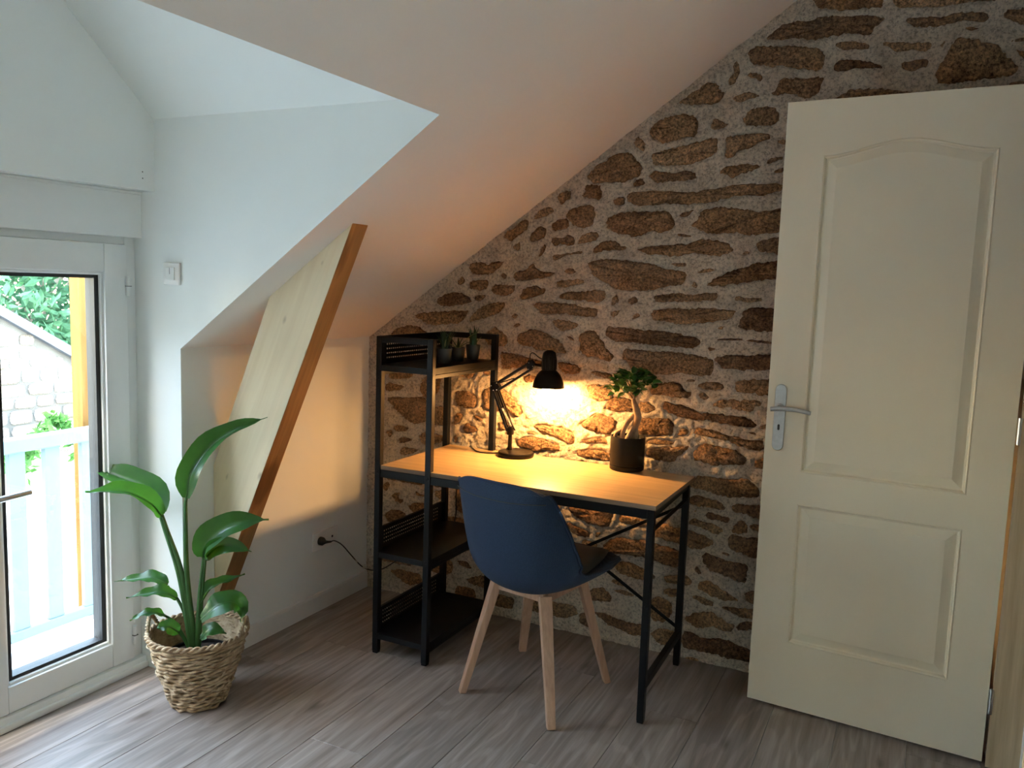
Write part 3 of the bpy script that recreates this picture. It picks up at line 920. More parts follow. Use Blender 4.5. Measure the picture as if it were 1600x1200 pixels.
# right partition with the door opening; the landing beyond it
DY0, DY1, DH = -1.035, -0.272, 2.075
struct('wall_right', join(bx(XR, XR + 0.10, DY1, 0.0, -0.01, zs(XR)), bx(XR, XR + 0.10, YB, DY0, -0.01, zs(XR)), bx(XR, XR + 0.10, DY0, DY1, DH, zs(XR))), 'paint')
struct('wall_landing', join(bx(3.75, 3.80, YB, 0.05, -0.01, 2.6), bx(XR + 0.1, 3.8, 0.02, 0.07, -0.01, 2.6), bx(XR + 0.1, 3.8, -2.55, -2.5, -0.01, 2.6)), 'paint')
struct('ceiling_landing', bx(XR + 0.1, 3.8, -2.55, 0.05, 2.5, 2.55), 'ceiling')

# rear wall, behind the camera
struct('wall_rear', poly_prism([(-t_, -0.01), (XT, -0.01), (XT, zs(XT)), (-t_, zs(-t_))], YB - .1, YB), 'paint')

# skirting along the knee wall
def skirt(y0, y1):
    prof = [(0.0, 0.0), (0.012, 0.0), (0.012, 0.068), (0.009, 0.078), (0.0, 0.080)]
    V = [(a, y0, z_) for a, z_ in prof] + [(a, y1, z_) for a, z_ in prof]
    n = len(prof)
    F = [tuple(range(n)), tuple(range(2 * n - 1, n - 1, -1))] + [(i, (i + 1) % n, (i + 1) % n + n, i + n) for i in range(n)]
    return V, F
struct('baseboard_left', skirt(YC, -0.012), 'base_white')

# French window -------------------------------------------------------
win = bpy.data.objects.new('window_1', None); col.objects.link(win)
win.location = (XW, YM, 0); WORLD['window_1'] = Vector((XW, YM, 0)); win['kind'] = 'structure'
win['label'] = 'white French window opening onto the balcony'
FT = 1.5515
mk('frame', join(bbx(XW - .06, XW - 0.002, YC - .042, YC, 0.0, FT, .003), bbx(XW - .06, XW - 0.002, YC2, YC2 + .042, 0.0, FT, .003),
     bbx(XW - .06, XW - 0.002, YC2 + .042, YC - .042, FT - .028, FT, .003), bbx(XW - .06, XW + .022, YC2, YC, 0.0, 0.042, .003)), 'white_gloss', win, smooth=30)
mk('sill_bead', bbx(XW + .0, XW + .034, YC2, YC, 0.0, 0.022, .004), 'white_gloss', win, smooth=30)
def leaf_window(y0, y1, handle_side):
    """a sash between y0<y1"""
    z0, z1 = 0.046, FT - .030
    st = 0.088
    s = mk('sash', join(bbx(XW - .055, XW + .014, y0, y0 + st, z0, z1, .004), bbx(XW - .055, XW + .014, y1 - st, y1, z0, z1, .004),
             bbx(XW - .055, XW + .014, y0 + st, y1 - st, z0, z0 + .086, .004), bbx(XW - .055, XW + .014, y0 + st, y1 - st, z1 - .094, z1, .004)), 'white_gloss', win, smooth=30)
    gy0, gy1, gz0, gz1 = y0 + st, y1 - st, z0 + .086, z1 - .094
    g = 0.016
    mk('glazing_bead', join(*[bbx(XW - .03, XW + .004, a, b_, c_, d_, .003) for a, b_, c_, d_ in
        ((gy0, gy0 + .010, gz0, gz1), (gy1 - .010, gy1, gz0, gz1), (gy0 + .01, gy1 - .01, gz0, gz0 + .010), (gy0 + .01, gy1 - .01, gz1 - .010, gz1))]), 'white_gloss', s)
    mk('gasket', join(*[bx(XW - .05, XW - .006, a, b_, c_, d_) for a, b_, c_, d_ in
        ((gy0 + .01, gy0 + .01 + g, gz0 + .01, gz1 - .01), (gy1 - .01 - g, gy1 - .01, gz0 + .01, gz1 - .01), (gy0 + .01 + g, gy1 - .01 - g, gz0 + .01, gz0 + .01 + g * .7), (gy0 + .01 + g, gy1 - .01 - g, gz1 - .01 - g * .7, gz1 - .01))]), 'gasket', s)
    mk('pane', bx(XW - .022, XW - .018, gy0 + .015, gy1 - .015, gz0 + .015, gz1 - .015), 'glass', s)
    return s
ymid = -1.684
sash_r = leaf_window(ymid + .002, YC - .046, -1)
sash_l = leaf_window(YC2 + .046, ymid - .002, 1)
# hinges on the frame
for zc in (1.382, 0.135):
    hg = mk('hinge', lathe([(.0, -.034), (.007, -.034), (.007, .034), (.0, .034)], (XW + .020, YC - .048, zc), 12), 'white_gloss', win, smooth=30)
    mk('hinge_gap', bx(XW + .0155, XW + .0285, YC - .0565, YC - .0395, zc - .001, zc + .001), 'dark_hole', hg)
# lever handle on the meeting stile
hd = mk('handle', join(bbx(XW + .014, XW + .024, ymid + .018, ymid + .046, .675, .815, .004), tube([(XW + .02, ymid + .032, .745), (XW + .065, ymid + .032, .745)], .0085, 10),
        tube([(XW + .062, ymid + .028, .745), (XW + .064, ymid + .085, .748), (XW + .062, ymid + .150, .750)], .0095, 10, 10)), 'steel', sash_r, smooth=40)
# roller shutter box over the window
rb = mk('shutter_box', bbx(XW - .07, -0.177, YC2, YC - .001, 1.547, 1.700, .002), 'white_gloss', win)
mk('box_trim', bbx(XW - .05, -0.172, YC2, YC - .002, 1.6925, 1.702, .001), 'white_gloss', rb)

# door ----------------------------------------------------------------
DA = 0.0748
HX, HY = 2.5314, -0.2791
ca, sa = math.cos(DA), math.sin(DA)
def dp(s, t, z): # s from hinge to free edge, t towards the camera
    return (HX - ca * s - sa * t, HY + sa * s - ca * t, z)
DW, DT = 0.727, 0.040
door = bpy.data.objects.new('door_1', None); col.objects.link(door)
door.location = (HX, HY, 0); WORLD['door_1'] = Vector((HX, HY, 0)); door['kind'] = 'structure'
door['label'] = 'cream moulded two-panel door standing open against the stone wall'
def up_outline(i):
    s0, s1, z0, z1 = .113 + i, .605 - i, .838 + i, 1.875 - i
    top = []
    N = 24
    for k in range(N + 1):
        s = s1 + (s0 - s1) * k / N
        f = (s - .113) / .492
        top.append((s, z1 + .042 * math.sin(PI * min(max(f, 0), 1)) ** 2))
    return [(s0, z0), (s1, z0)] + top
def lo_outline(i):
    return [(.114 + i, .242 + i), (.605 - i, .242 + i), (.605 - i, .730 - i), (.114 + i, .730 - i)]
z0, z1 = 0.010, 2.050
pts, fcs = holed([(0, z0), (DW, z0), (DW, z1), (0, z1)], [up_outline(0), lo_outline(0)], 0)
n = len(pts)
V = [dp(s, 0, z) for s, z in pts]; F = list(fcs)
k = len(V)
V += [dp(0, 0, z0), dp(DW, 0, z0), dp(DW, 0, z1), dp(0, 0, z1), dp(0, -DT, z0), dp(DW, -DT, z0), dp(DW, -DT, z1), dp(0, -DT, z1)]
F += [(k, k + 1, k + 5, k + 4), (k + 1, k + 2, k + 6, k + 5), (k + 2, k + 3, k + 7, k + 6), (k + 3, k, k + 4, k + 7), (k + 4, k + 5, k + 6, k + 7)]
leaf = mk('door_leaf', (V, F), 'door', door)
for nm, fn in (('upper_panel', up_outline), ('lower_panel', lo_outline)):
    V = []; F = []
    rings = [(0, 0), (.003, .002), (.007, -.001), (.010, -.009), (.014, -.010), (.041, -.002), (.0425, -.0015)]
    for i, t in rings: V += [dp(s, t, z) for s, z in fn(i)]
    m_ = len(fn(0))
    for a in range(len(rings) - 1):
        for q in range(m_):
            q2 = (q + 1) % m_
            F.append((a * m_ + q, a * m_ + q2, (a + 1) * m_ + q2, (a + 1) * m_ + q))
    F.append(tuple((len(rings) - 1) * m_ + q for q in range(m_)))
    mk(nm, (V, F), 'door', leaf)
# handle plate, lever, keyhole
PLS = 0.6835
prof = []
N = 10
for k in range(N + 1):
    a = PI * k / N; prof.append((PLS + .0185 * math.cos(a), 1.111 + .0185 * math.sin(a)))
for k in range(N + 1):
    a = PI + PI * k / N; prof.append((PLS + .0185 * math.cos(a), .923 + .0185 * math.sin(a)))
def plate(pts, t0, t1):
    n = len(pts)
    V = [dp(s, t0, z) for s, z in pts] + [dp(s, t1 - .0015, z) for s, z in pts]
    c_s = sum(p[0] for p in pts) / n; c_z = sum(p[1] for p in pts) / n
    V += [dp(s + (c_s - s) * .06, t1, z + (c_z - z) * .012) for s, z in pts]
    F = [(i, (i + 1) % n, (i + 1) % n + n, i + n) for i in range(n)] + [(i + n, (i + 1) % n + n, (i + 1) % n + 2 * n, i + 2 * n) for i in range(n)] + [tuple(2 * n + i for i in range(n))]
    return V, F
hp = mk('handle_plate', plate(prof, 0.0005, 0.007), 'steel', door, smooth=35)
mk('lever', join(tube([dp(PLS, .006, 1.052), dp(PLS, .050, 1.052)], .009, 14),
    tube([dp(PLS + .020, .050, 1.0485), dp(PLS - .02, .051, 1.0535), dp(PLS - .06, .051, 1.054), dp(PLS - .108, .050, 1.047)], [.0075, .0078, .0075, .0068], 12, 16)), 'steel', hp, smooth=40)
mk('rose', lathe([(.0, 0), (.0135, 0), (.0125, .006), (.010, .008), (0, .008)], dp(PLS, .0068, 1.052), 20, axis=(-sa, -ca, 0)), 'steel', hp, smooth=40)
kh = [(PLS + .0042 * math.cos(a), .984 + .0042 * math.sin(a) + (.006 if a < PI else -.006)) for a in [2 * PI * k / 16 for k in range(16)]]
mk('keyhole', plate(kh, .0066, .0075), 'dark_hole', hp)
for zc in (.21, 1.05, 1.86):
    mk('hinge', lathe([(0, -.04), (.006, -.04), (.006, .04), (0, .04)], dp(-.008, .004, zc), 10), 'steel', door, smooth=30)

# door frame in the partition
jt = struct('trim_1', join(bx(XR - 0.004, XR + .104, DY1 - .014, DY1 + .0, 0, DH), bx(XR - .004, XR + .104, DY0, DY0 + .014, 0, DH), bx(XR - .004, XR + .104, DY0, DY1, DH - .014, DH)), 'jamb_wood')
struct('trim_2', join(bbx(XR + .085, XR + .118, DY1 - .045, DY1 + .0, 0, DH + .03, .004), bbx(XR + .085, XR + .118, DY0, DY0 + .045, 0, DH + .03, .004)), 'base_white')
struct('baseboard_landing', bbx(3.735, 3.75, -2.5, 0.02, 0, .09, .003), 'base_white')

# ------------------------------------------------------------------ leaning timber
YS0, YS1 = -0.945, -0.860
side = [(0.0005, .218), (.0005, .746), (.2650, zs(.2650)), (.6090, zs(.6090))]
V = [(x, YS0, z) for x, z in side] + [(x, YS1, z) for x, z in side]
F = [(0, 3, 2, 1), (4, 5, 6, 7), (3, 0, 4, 7), (1, 2, 6, 5), (2, 3, 7, 6), (0, 1, 5, 4)]
tb = mk('timber_brace', (V, F), None, mats=['pine', 'pine_brown'], fmat=[0, 0, 1, 0, 0, 0])
bv = tb.modifiers.new('bevel', 'BEVEL'); bv.width = 0.003; bv.segments = 2
tag(tb, 'broad slanted pale pine roof brace with brown edge leaning from knee wall to ceiling', 'beam')

# ------------------------------------------------------------------ switch and socket
sw = thing('light_switch', 'square white light switch on the dormer side wall above the plant', 'light switch', (-.030, YC, 1.43))
mk('plate', bbx(-.068, .008, YC - .010, YC, 1.391, 1.467, .004, 3), 'plug_white', sw, smooth=30)
mk('rocker', bbx(-.052, -.012, YC - .014, YC - .009, 1.408, 1.451, .002), 'plug_white', sw)
mk('rocker_slot', bx(-.033, -.0315, YC - .0146, YC - .0139, 1.428, 1.449), 'dark_hole', sw)
so = thing('wall_socket', 'white double socket plate on the knee wall with a plug in it', 'socket', (0, -.316, .312))
mk('plate', bbx(0, .010, -.398, -.234, .271, .353, .004, 3), 'plug_white', so, smooth=30)
mk('socket_well', lathe([(.0, .0), (.020, .0), (.021, .0015), (0, .0016)], (.0098, -.357, .312), 24, axis=(1, 0, 0)), 'plug_white', so)
mk('aerial_hole', lathe([(0, 0), (.0055, 0), (.0055, .0012), (0, .0012)], (.0098, -.274, .312), 16, axis=(1, 0, 0)), 'dark_hole', so)

# ------------------------------------------------------------------ desk with shelf tower
X0, X1, Y0, Y1, DZ = .4477, 1.5398, -.5809, -.0644, .7414
WS, HS, PT = .2459, 1.2266, .024
XS = X0 + WS
desk = thing('desk', 'black steel desk with oak top and a four-post shelf tower at its left end', 'desk', ((X0 + X1) / 2, (Y0 + Y1) / 2, 0))
top = mk('tabletop', bbx(X0 + PT + .001, X1, Y0 + .003, Y1 - .002, DZ - .016, DZ, .0012), None, desk, mats=['oak', 'oak_edge'])
for p in top.data.polygons: p.material_index = 0 if p.normal.z > 0.9 else 1
ym = (Y0 + Y1) / 2
def post(x0, y0, z1): return join(bbx(x0, x0 + PT, y0, y0 + PT, 0.008, z1, .002), bbx(x0 + .001, x0 + PT - .001, y0 + .001, y0 + PT - .001, 0, .010, .002))
for nm, (a, b_) in dict(A=(X0, Y0), B=(XS - PT, Y0), C=(X0, Y1 - PT), D=(XS - PT, Y1 - PT)).items():
    mk('post', post(a, b_, HS), 'black_metal', desk)
mk('leg', post(1.511, -.577, DZ - .016), 'black_metal', desk)
mk('leg', post(1.499, -.090, DZ - .016), 'black_metal', desk)
# rails of the tower
mk('top_rail', bbx(X0 + PT, XS - PT, Y0, Y0 + .018, HS - .022, HS, .002), 'black_metal', desk)
mk('top_rail', bbx(X0 + PT, XS - PT, Y1 - .018, Y1, HS - .022, HS, .002), 'black_metal', desk)
# frame under the top
mk('front_rail', bbx(X0 + PT, 1.511, Y0 + .004, Y0 + .020, DZ - .047, DZ - .0165, .002), 'black_metal', desk)
mk('rear_rail', bbx(X0 + PT, 1.500, Y1 - .022, Y1 - .006, DZ - .047, DZ - .0165, .002), 'black_metal', desk)
mk('side_rail', bar((1.5225, -.553, DZ - .032), (1.511, -.090, DZ - .032), .014, .030), 'black_metal', desk)
mk('side_rail', bbx(X0 + .004, X0 + .020, Y0 + PT, Y1 - PT, DZ - .047, DZ - .0165, .002), 'black_metal', desk)
mk('side_rod', tube([(1.5225, -.553, .650), (1.511, -.090, .650)], .007, 8), 'black_metal', desk)
mk('foot_rail', bar((1.5225, -.553, .125), (1.511, -.090, .125), .020, .024), 'black_metal', desk)
mk('cross_brace', bar((XS, Y1 - .012, .625), (1.499, Y1 - .012, .152), .005, .012), 'black_metal', desk)
mk('cross_brace', bar((XS, Y1 - .017, .152), (1.499, Y1 - .017, .625), .005, .012), 'black_metal', desk)
mk('brace_bolt', lathe([(0, 0), (.007, 0), (.006, .006), (0, .006)], ((XS + 1.499) / 2, Y1 - .020, .3885), 12, axis=(0, -1, 0)), 'black_metal', desk)

def perforated(x, y0, y1, z0, z1, rows, my, mz0, mz1, th=.0015):
    """upright sheet at x with a field of real round holes"""
    ny = int((y1 - y0 - 2 * my) / .0135)
    cy0 = (y0 + y1) / 2 - ny * .0135 / 2; cz0 = z0 + mz0; pz = (z1 - mz1 - cz0) / rows
    V = []; F = []
    r = .0031
    for i in range(ny):
        for j in range(rows):
            a0, a1, b0, b1 = cy0 + i * .0135, cy0 + (i + 1) * .0135, cz0 + j * pz, cz0 + (j + 1) * pz
            c1, c2 = (a0 + a1) / 2, (b0 + b1) / 2
            k = len(V)
            V += [(x, a0, b0), (x, c1, b0), (x, a1, b0), (x, a1, c2), (x, a1, b1), (x, c1, b1), (x, a0, b1), (x, a0, c2)]
            for q in range(8):
                a = PI * 1.25 + q * PI / 4
                V.append((x, c1 + r * math.cos(a), c2 + r * math.sin(a)))
            for q in range(8): F.append((k + q, k + (q + 1) % 8, k + 8 + (q + 1) % 8, k + 8 + q))
    cy1 = cy0 + ny * .0135
    borders = [bx(x - th, x + th, y0, y1, z0, cz0), bx(x - th, x + th, y0, y1, z1 - mz1, z1), bx(x - th, x + th, y0, cy0, cz0, z1 - mz1), bx(x - th, x + th, cy1, y1, cz0, z1 - mz1),
               bx(x - .006, x + .006, y0, y1, z1 - .007, z1)]
    return join((V, F), *borders)
for zt, gt in ((1.120, HS), (.405, .492), (.082, .172)):
    sh = mk('shelf', join(bbx(X0 + .003, XS - .003, Y0 + .002, Y1 - .002, zt - .004, zt, .001),
                          bbx(X0 + PT, XS - PT, Y0, Y0 + .004, zt - .022, zt, .001), bbx(X0 + PT, XS - PT, Y1 - .004, Y1, zt - .022, zt, .001),
                          bbx(XS - .006, XS - .002, Y0 + PT, Y1 - PT, zt - .022, zt + .002, .001), bbx(X0 + .002, X0 + .006, Y0 + PT, Y1 - PT, zt - .022, zt, .001)), 'black_metal', desk)
    mk('shelf_rail', join(bbx(XS - .018, XS - .002, Y0 + PT, Y1 - PT, zt - .038, zt - .0225, .0015), bbx(X0 + .002, X0 + .018, Y0 + PT, Y1 - PT, zt - .038, zt - .0225, .0015)), 'black_metal', desk)
    mk('guard', perforated(X0 + .006, Y0 + PT, Y1 - PT, zt, gt, 4, .03, .014, .024 if gt > 1 else .014), 'black_metal', desk)
for (bx_, bz) in ((X0, 1.070), (XS - PT, 1.070), (X0, .715), (XS - PT, .715), (X0, .462), (XS - PT, .40), (1.511, .40)):
    mk('bolt', lathe([(.0, 0), (.0062, 0), (.0058, .002), (.0036, .0025), (.0034, .0012), (0, .0012)], (bx_ + PT / 2, Y0 + .0002 if bx_ < 1.4 else -.5768, bz), 14, axis=(0, -1, 0)), 'black_metal', desk, smooth=40)

# ------------------------------------------------------------------ desk lamp
LY = -.125
lamp = thing('desk_lamp', 'lit black jointed-arm lamp with bell shade on the oak desk', 'lamp', (.8173, LY, DZ))
mk('base', lathe([(0, 0), (.071, 0), (.074, .004), (.074, .014), (.070, .019), (.055, .0215), (.020, .023), (0, .023)], (.8173, LY, DZ + .0003), 48), 'lamp_black', lamp, smooth=40)
mk('stem', join(lathe([(0, 0), (.009, 0), (.008, .05), (.008, .075), (0, .075)], (.789, LY, DZ + .0225), 16), bbx(.779, .801, LY - .012, LY + .012, .826, .858, .003)), 'lamp_black', lamp, smooth=40)
lo0, lo1 = Vector((.7885, LY, .845)), Vector((.7125, LY, 1.016))
dn = Vector((lo1.z - lo0.z, 0, -(lo1.x - lo0.x))).normalized()
for s in (-.011, .011):
    mk('lower_arm', join(*[bar(lo0 + dn * s + Vector((0, q, 0)), lo1 + dn * s * .8 + Vector((0, q, 0)), .004, .0095, (1, 0, 0)) for q in (-.007, .007)]), 'lamp_black', lamp)
def spring(a, b_, r, turns):
    a = Vector(a); b_ = Vector(b_)
    t, s, u = frame_at(b_ - a, (0, 1, 0))
    N = turns * 8
    return tube([a.lerp(b_, i / N) + (s * math.cos(2 * PI * i / 8) + u * math.sin(2 * PI * i / 8)) * r for i in range(N + 1)], .0009, 4)
for q in (-.012, .012):
    mk('spring', spring(lo0.lerp(lo1, .10) + Vector((.016, q, 0)), lo0.lerp(lo1, .52) + Vector((.006, q, 0)), .0042, 18), 'steel', lamp, smooth=True)
mk('spring_rod', bar((.811, LY, .846), (.748, LY, .940), .004, .006, (0, 1, 0)), 'lamp_black', lamp)
el = Vector((.7125, LY, 1.020))
elb = mk('elbow', poly_prism([(.694, 1.018), (.704, 1.036), (.722, 1.040), (.738, 1.020), (.728, 1.000), (.706, .998)], LY - .010, LY + .010), 'lamp_black', lamp)
for a, z in ((.701, 1.021), (.727, 1.006), (.712, 1.003), (.726, 1.034)):
    mk('rivet', lathe([(0, 0), (.0032, 0), (.0025, .0025), (0, .003)], (a, LY - .0098, z), 10, axis=(0, -1, 0)), 'chrome', elb)
up0, up1 = Vector((.720, LY, 1.030)), Vector((.866, LY, 1.125))
mk('upper_arm', join(*[bar(up0 + Vector((0, q, 0)), up1 + Vector((0, q, 0)), .004, .0095, (0, 0, 1)) for q in (-.008, .008)]), 'lamp_black', lamp)
mk('upper_arm', join(*[bar(up0 + Vector((.008, q, -.026)), up1 + Vector((.012, q, -.022)), .004, .0085, (0, 0, 1)) for q in (-.005, .005)]), 'lamp_black', lamp)
mk('spring_rod', bar((.736, LY, 1.034), (.798, LY, 1.058), .004, .006, (0, 1, 0)), 'lamp_black', lamp)
hb = mk('head_bracket', poly_prism([(.856, 1.108), (.860, 1.136), (.873, 1.138), (.892, 1.118), (.882, 1.104), (.866, 1.092)], LY - .010, LY + .010), 'lamp_black', lamp)
for a, z in ((.866, 1.126), (.884, 1.113), (.866, 1.100)):
    mk('rivet', lathe([(0, 0), (.003, 0), (.0024, .0022), (0, .0028)], (a, LY - .0098, z), 10, axis=(0, -1, 0)), 'chrome', hb)
mk('head_pivot', tube([(.884, LY, 1.119), (.925, LY, 1.116)], .0065, 10), 'lamp_black', lamp, smooth=40)
HXL = .9497
cap = mk('shade_neck', lathe([(0.0, .084), (.012, .083), (.022, .076), (.0275, .062), (.0285, .045), (.0290, 0.0)], (HXL, LY, 1.098), 40, caps=False), 'lamp_black', lamp, smooth=40)
for a in range(12):
    an = 2 * PI * a / 12
    mk('vent_rib', tube([(HXL + .0290 * math.cos(an), LY + .0290 * math.sin(an), 1.106), (HXL + .0288 * math.cos(an), LY + .0288 * math.sin(an), 1.140), (HXL + .024 * math.cos(an), LY + .024 * math.sin(an), 1.170)], .0018, 6), 'lamp_black', cap, smooth=True)
outp = [(.0285, .068), (.036, .062), (.046, .050), (.0545, .034), (.0605, .016), (.0635, 0.0)]
mk('shade', lathe(outp + [(.0632, -.0008), (.0622, 0.0)], (HXL, LY, 1.034), 56, caps=False), 'lamp_black', lamp, smooth=60)
mk('shade_lining', lathe([(r_ - .0016, z_ - .0004) for r_, z_ in reversed(outp)] + [(.0, .064)], (HXL, LY, 1.034), 56, caps=False), 'lamp_white', lamp, smooth=60)
mk('bulb', lathe([(0, -.028), (.010, -.0262), (.019, -.0205), (.0255, -.0115), (.028, 0), (.0265, .010), (.021, .020), (.015, .030), (.013, .044), (0, .044)], (HXL, LY, 1.040), 24), 'bulb', lamp, smooth=True)
mk('cord', tube([(.925, LY, 1.142), (.906, LY, 1.148), (.880, LY - .004, 1.166), (.868, LY - .004, 1.158), (.866, LY, 1.134)], .0022, 6, 24), 'rubber_black', lamp, smooth=True)
mk('cord', join(tube([(.786, LY + .008, .800), (.775, LY + .006, .768), (.748, -.115, .7475), (.705, -.150, .7446), (.655, -.150, .7446), (.618, -.115, .7446), (.592, -.086, .7450), (.577, -.066, .7462), (.565, -.0535, .7410), (.557, -.049, .720), (.552, -.046, .690)], .0026, 7, 70),
     tube([(.552, -.046, .690), (.515, -.048, .600), (.500, -.048, .52), (.495, -.040, .42), (.460, -.045, .335), (.30, -.050, .245), (.20, -.060, .170), (.13, -.060, .122), (.075, -.060, .105), (.035, -.085, .122), (.030, -.150, .185), (.032, -.230, .262), (.045, -.300, .303), (.052, -.335, .310)], .0027, 7, 110)), 'rubber_black', lamp, smooth=True)
mk('plug', join(lathe([(0, 0), (.0185, 0), (.0180, .014), (.012, .022), (.007, .030), (.006, .034), (0, .034)], (.0116, -.357, .312), 24, axis=(1, 0, 0)),
     tube([(.040, -.356, .312), (.048, -.346, .311), (.052, -.335, .310)], [.0065, .005, .004], 10)), 'rubber_black', lamp, smooth=40)
mk('cable_tie', tube([(.029, -.118, .153), (.029, -.150, .187)], .0036, 8), 'tie', lamp)
mk('cable_tie', tube([(.050, -.066, .111), (.036, -.084, .122)], .0042, 8), 'tie', lamp)
mk('tie_end', tube([(.032, -.075, .108), (.030, -.060, .125), (.034, -.045, .112)], .0018, 6), 'tie', lamp)

# ------------------------------------------------------------------ chair
CX, CY = 1.116, -.516
ang = math.radians(-11.0)
ca_, sa_ = math.cos(ang), math.sin(ang)
def cw(x, y, z): return (CX + ca_ * x - sa_ * y, CY + sa_ * x + ca_ * y, z)
chair = thing('chair', 'slate blue fabric shell chair with beech legs pushed up to the desk', 'chair', (CX, CY, 0))
prof = [(.262, .466), (.215, .460), (.11, .436), (.00, .416), (-.09, .410), (-.155, .425), (-.200, .470), (-.226, .540), (-.243, .620), (-.258, .700), (-.270, .765), (-.278, .798)]
hwid = [.160, .200, .222, .226, .231, .234, .235, .232, .223, .208, .190, .172]
lift = [.000, .008, .030, .058, .085, .105, .115, .108, .090, .066, .046, .030]
NS, NTT = 34, 22
PR = spline([(0, a, b_) for a, b_ in prof], NS)
def shell_pt(i, t, off=0.0, wscale=1.0):
    f = i / (NS - 1) * (len(prof) - 1)
    w = np.interp(f, range(len(prof)), hwid) * wscale
    l = np.interp(f, range(len(prof)), lift)
    p = PR[i]
    tg = (PR[min(i + 1, NS - 1)] - PR[max(i - 1, 0)]).normalized()
    nn = Vector((0, -tg.z, tg.y))          # up on the seat, forward on the back
    if nn.z < 0 and abs(tg.z) < .5: nn = -nn
    nn = Vector((0, tg.z, -tg.y)) if i > 0 and False else nn
    # choose the inner side: up at the seat, forward (+y) at the back
    inner = Vector((0, max(0, tg.z), -tg.y)).normalized() if tg.y < 0 else Vector((0, 0, 1))
    at = abs(t)
    bend = at ** 2.4
    # round the corners of the rim
    edge = max(0.0, (f - (len(prof) - 2.6)) / 1.6)
    corner = edge ** 2 * (at ** 4) * .035
    fe = max(0.0, (1.5 - f) / 1.5)
    p2 = p + inner * (l * bend + off)
    p2 = p2 + Vector((t * w, 0, 0))
    p2.z -= corner
    p2.y -= fe ** 2 * at ** 3 * .03
    return p2
def shell_surface(off_in, off_out, ws=1.0):
    V = []; F = []
    rows = NS
    for side_, off in ((0, off_in), (1, off_out)):
        for i in range(rows):
            for j in range(NTT):
                t = -1 + 2 * j / (NTT - 1)
                # padded edge: thickness closes towards the rim
                ed = min(1.0, (1 - abs(t)) * 5, i / 3.0 if i < 3 else 1, (rows - 1 - i) / 3.0 if rows - 1 - i < 3 else 1)
                ed = math.sqrt(max(ed, 0.0))
                o = off * (0.25 + 0.75 * ed)
                V.append(cw(*shell_pt(i, t, o, ws)))
    n = rows * NTT
    for i in range(rows - 1):
        for j in range(NTT - 1):
            a = i * NTT + j
            F.append((a, a + 1, a + NTT + 1, a + NTT)); F.append((n + a, n + a + NTT, n + a + NTT + 1, n + a + 1))
    ring = [j for j in range(NTT)] + [i * NTT + NTT - 1 for i in range(1, rows)] + [(rows - 1) * NTT + j for j in range(NTT - 2, -1, -1)] + [i * NTT for i in range(rows - 2, 0, -1)]
    for a, b_ in zip(ring, ring[1:] + ring[:1]): F.append((a, n + a, n + b_, b_))
    return (V, F), [V[a] for a in ring], [V[n + a] for a in ring]
(sv, ring_i, ring_o) = shell_surface(.012, -.022)
shell = mk('shell', sv, 'denim', chair, smooth=60)
sb = shell.modifiers.new('subsurf', 'SUBSURF'); sb.levels = 1; sb.render_levels = 1
mid = [((Vector(a) + Vector(b_)) / 2) for a, b_ in zip(ring_i, ring_o)]
mk('piping', tube(mid, .0050, 7, closed=True), 'denim', chair, smooth=True)
# seam line just below the rolled top edge of the back
seam = [cw(*(shell_pt(NS - 5, t, -.0225 * 1.0) )) for t in np.linspace(-.93, .93, 24)]
mk('seam', tube(seam, .0016, 5), 'rubber_black', chair, smooth=True)
# seat cushion
V = []; F = []
ni, nj = 12, 14
for lay in (0, 1):
    for i in range(ni):
        for j in range(nj):
            u = -1 + 2 * i / (ni - 1); t = -1 + 2 * j / (nj - 1)
            # superellipse mapping
            uu = u * math.sqrt(1 - .28 * t * t); tt = t * math.sqrt(1 - .28 * u * u)
            y = .045 + uu * .185; x = tt * .185
            zb = float(np.interp(y, [a for a, _ in reversed(prof[:6])], [b_ for _, b_ in reversed(prof[:6])])) + .014 + .058 * abs(tt * .80) ** 2.4
            hgt = .026 * max(0.0, (1 - max(abs(u), abs(t)) ** 6)) ** .5
            V.append(cw(x, y, zb + (hgt if lay else -.004)))
for i in range(ni - 1):
    for j in range(nj - 1):
        a = i * nj + j; n = ni * nj
        F.append((a, a + nj, a + nj + 1, a + 1)); F.append((n + a, n + a + 1, n + a + nj + 1, n + a + nj))
ring = [j for j in range(nj)] + [i * nj + nj - 1 for i in range(1, ni)] + [(ni - 1) * nj + j for j in range(nj - 2, -1, -1)] + [i * nj for i in range(ni - 2, 0, -1)]
for a, b_ in zip(ring, ring[1:] + ring[:1]): F.append((a, b_, n + b_, n + a))
mk('seat_cushion', (V, F), 'seat_pad', chair, smooth=True)
feet = [(.909, -.685), (1.2825, -.757), (1.3275, -.353), (.946, -.271)]
tops = [cw(-.105, -.115, .388), cw(.105, -.115, .388), cw(.108, .105, .392), cw(-.108, .105, .392)]
for (fx, fy), tp in zip(feet, tops):
    t0 = Vector(tp); f0 = Vector((fx, fy, 0.0))
    d = Vector((f0.x - t0.x, f0.y - t0.y, 0)).normalized()
    lv = bar(t0 + Vector((0, 0, .008)), f0, .044, .030, tuple(d), .028, .024)
    # flatten the foot on the floor
    Vv = [(x, y, max(z, 0.0)) for x, y, z in lv[0]]
    lg = mk('leg', (Vv, lv[1]), 'beech', chair)
    b2 = lg.modifiers.new('bevel', 'BEVEL'); b2.width = .003; b2.segments = 2
for a, b_ in ((0, 1), (1, 2), (2, 3), (3, 0)):
    q = bar(Vector(tops[a]) + Vector((0, 0, .004)), Vector(tops[b_]) + Vector((0, 0, .004)), .022, .030)
    mk('seat_rail', q, 'beech', chair)
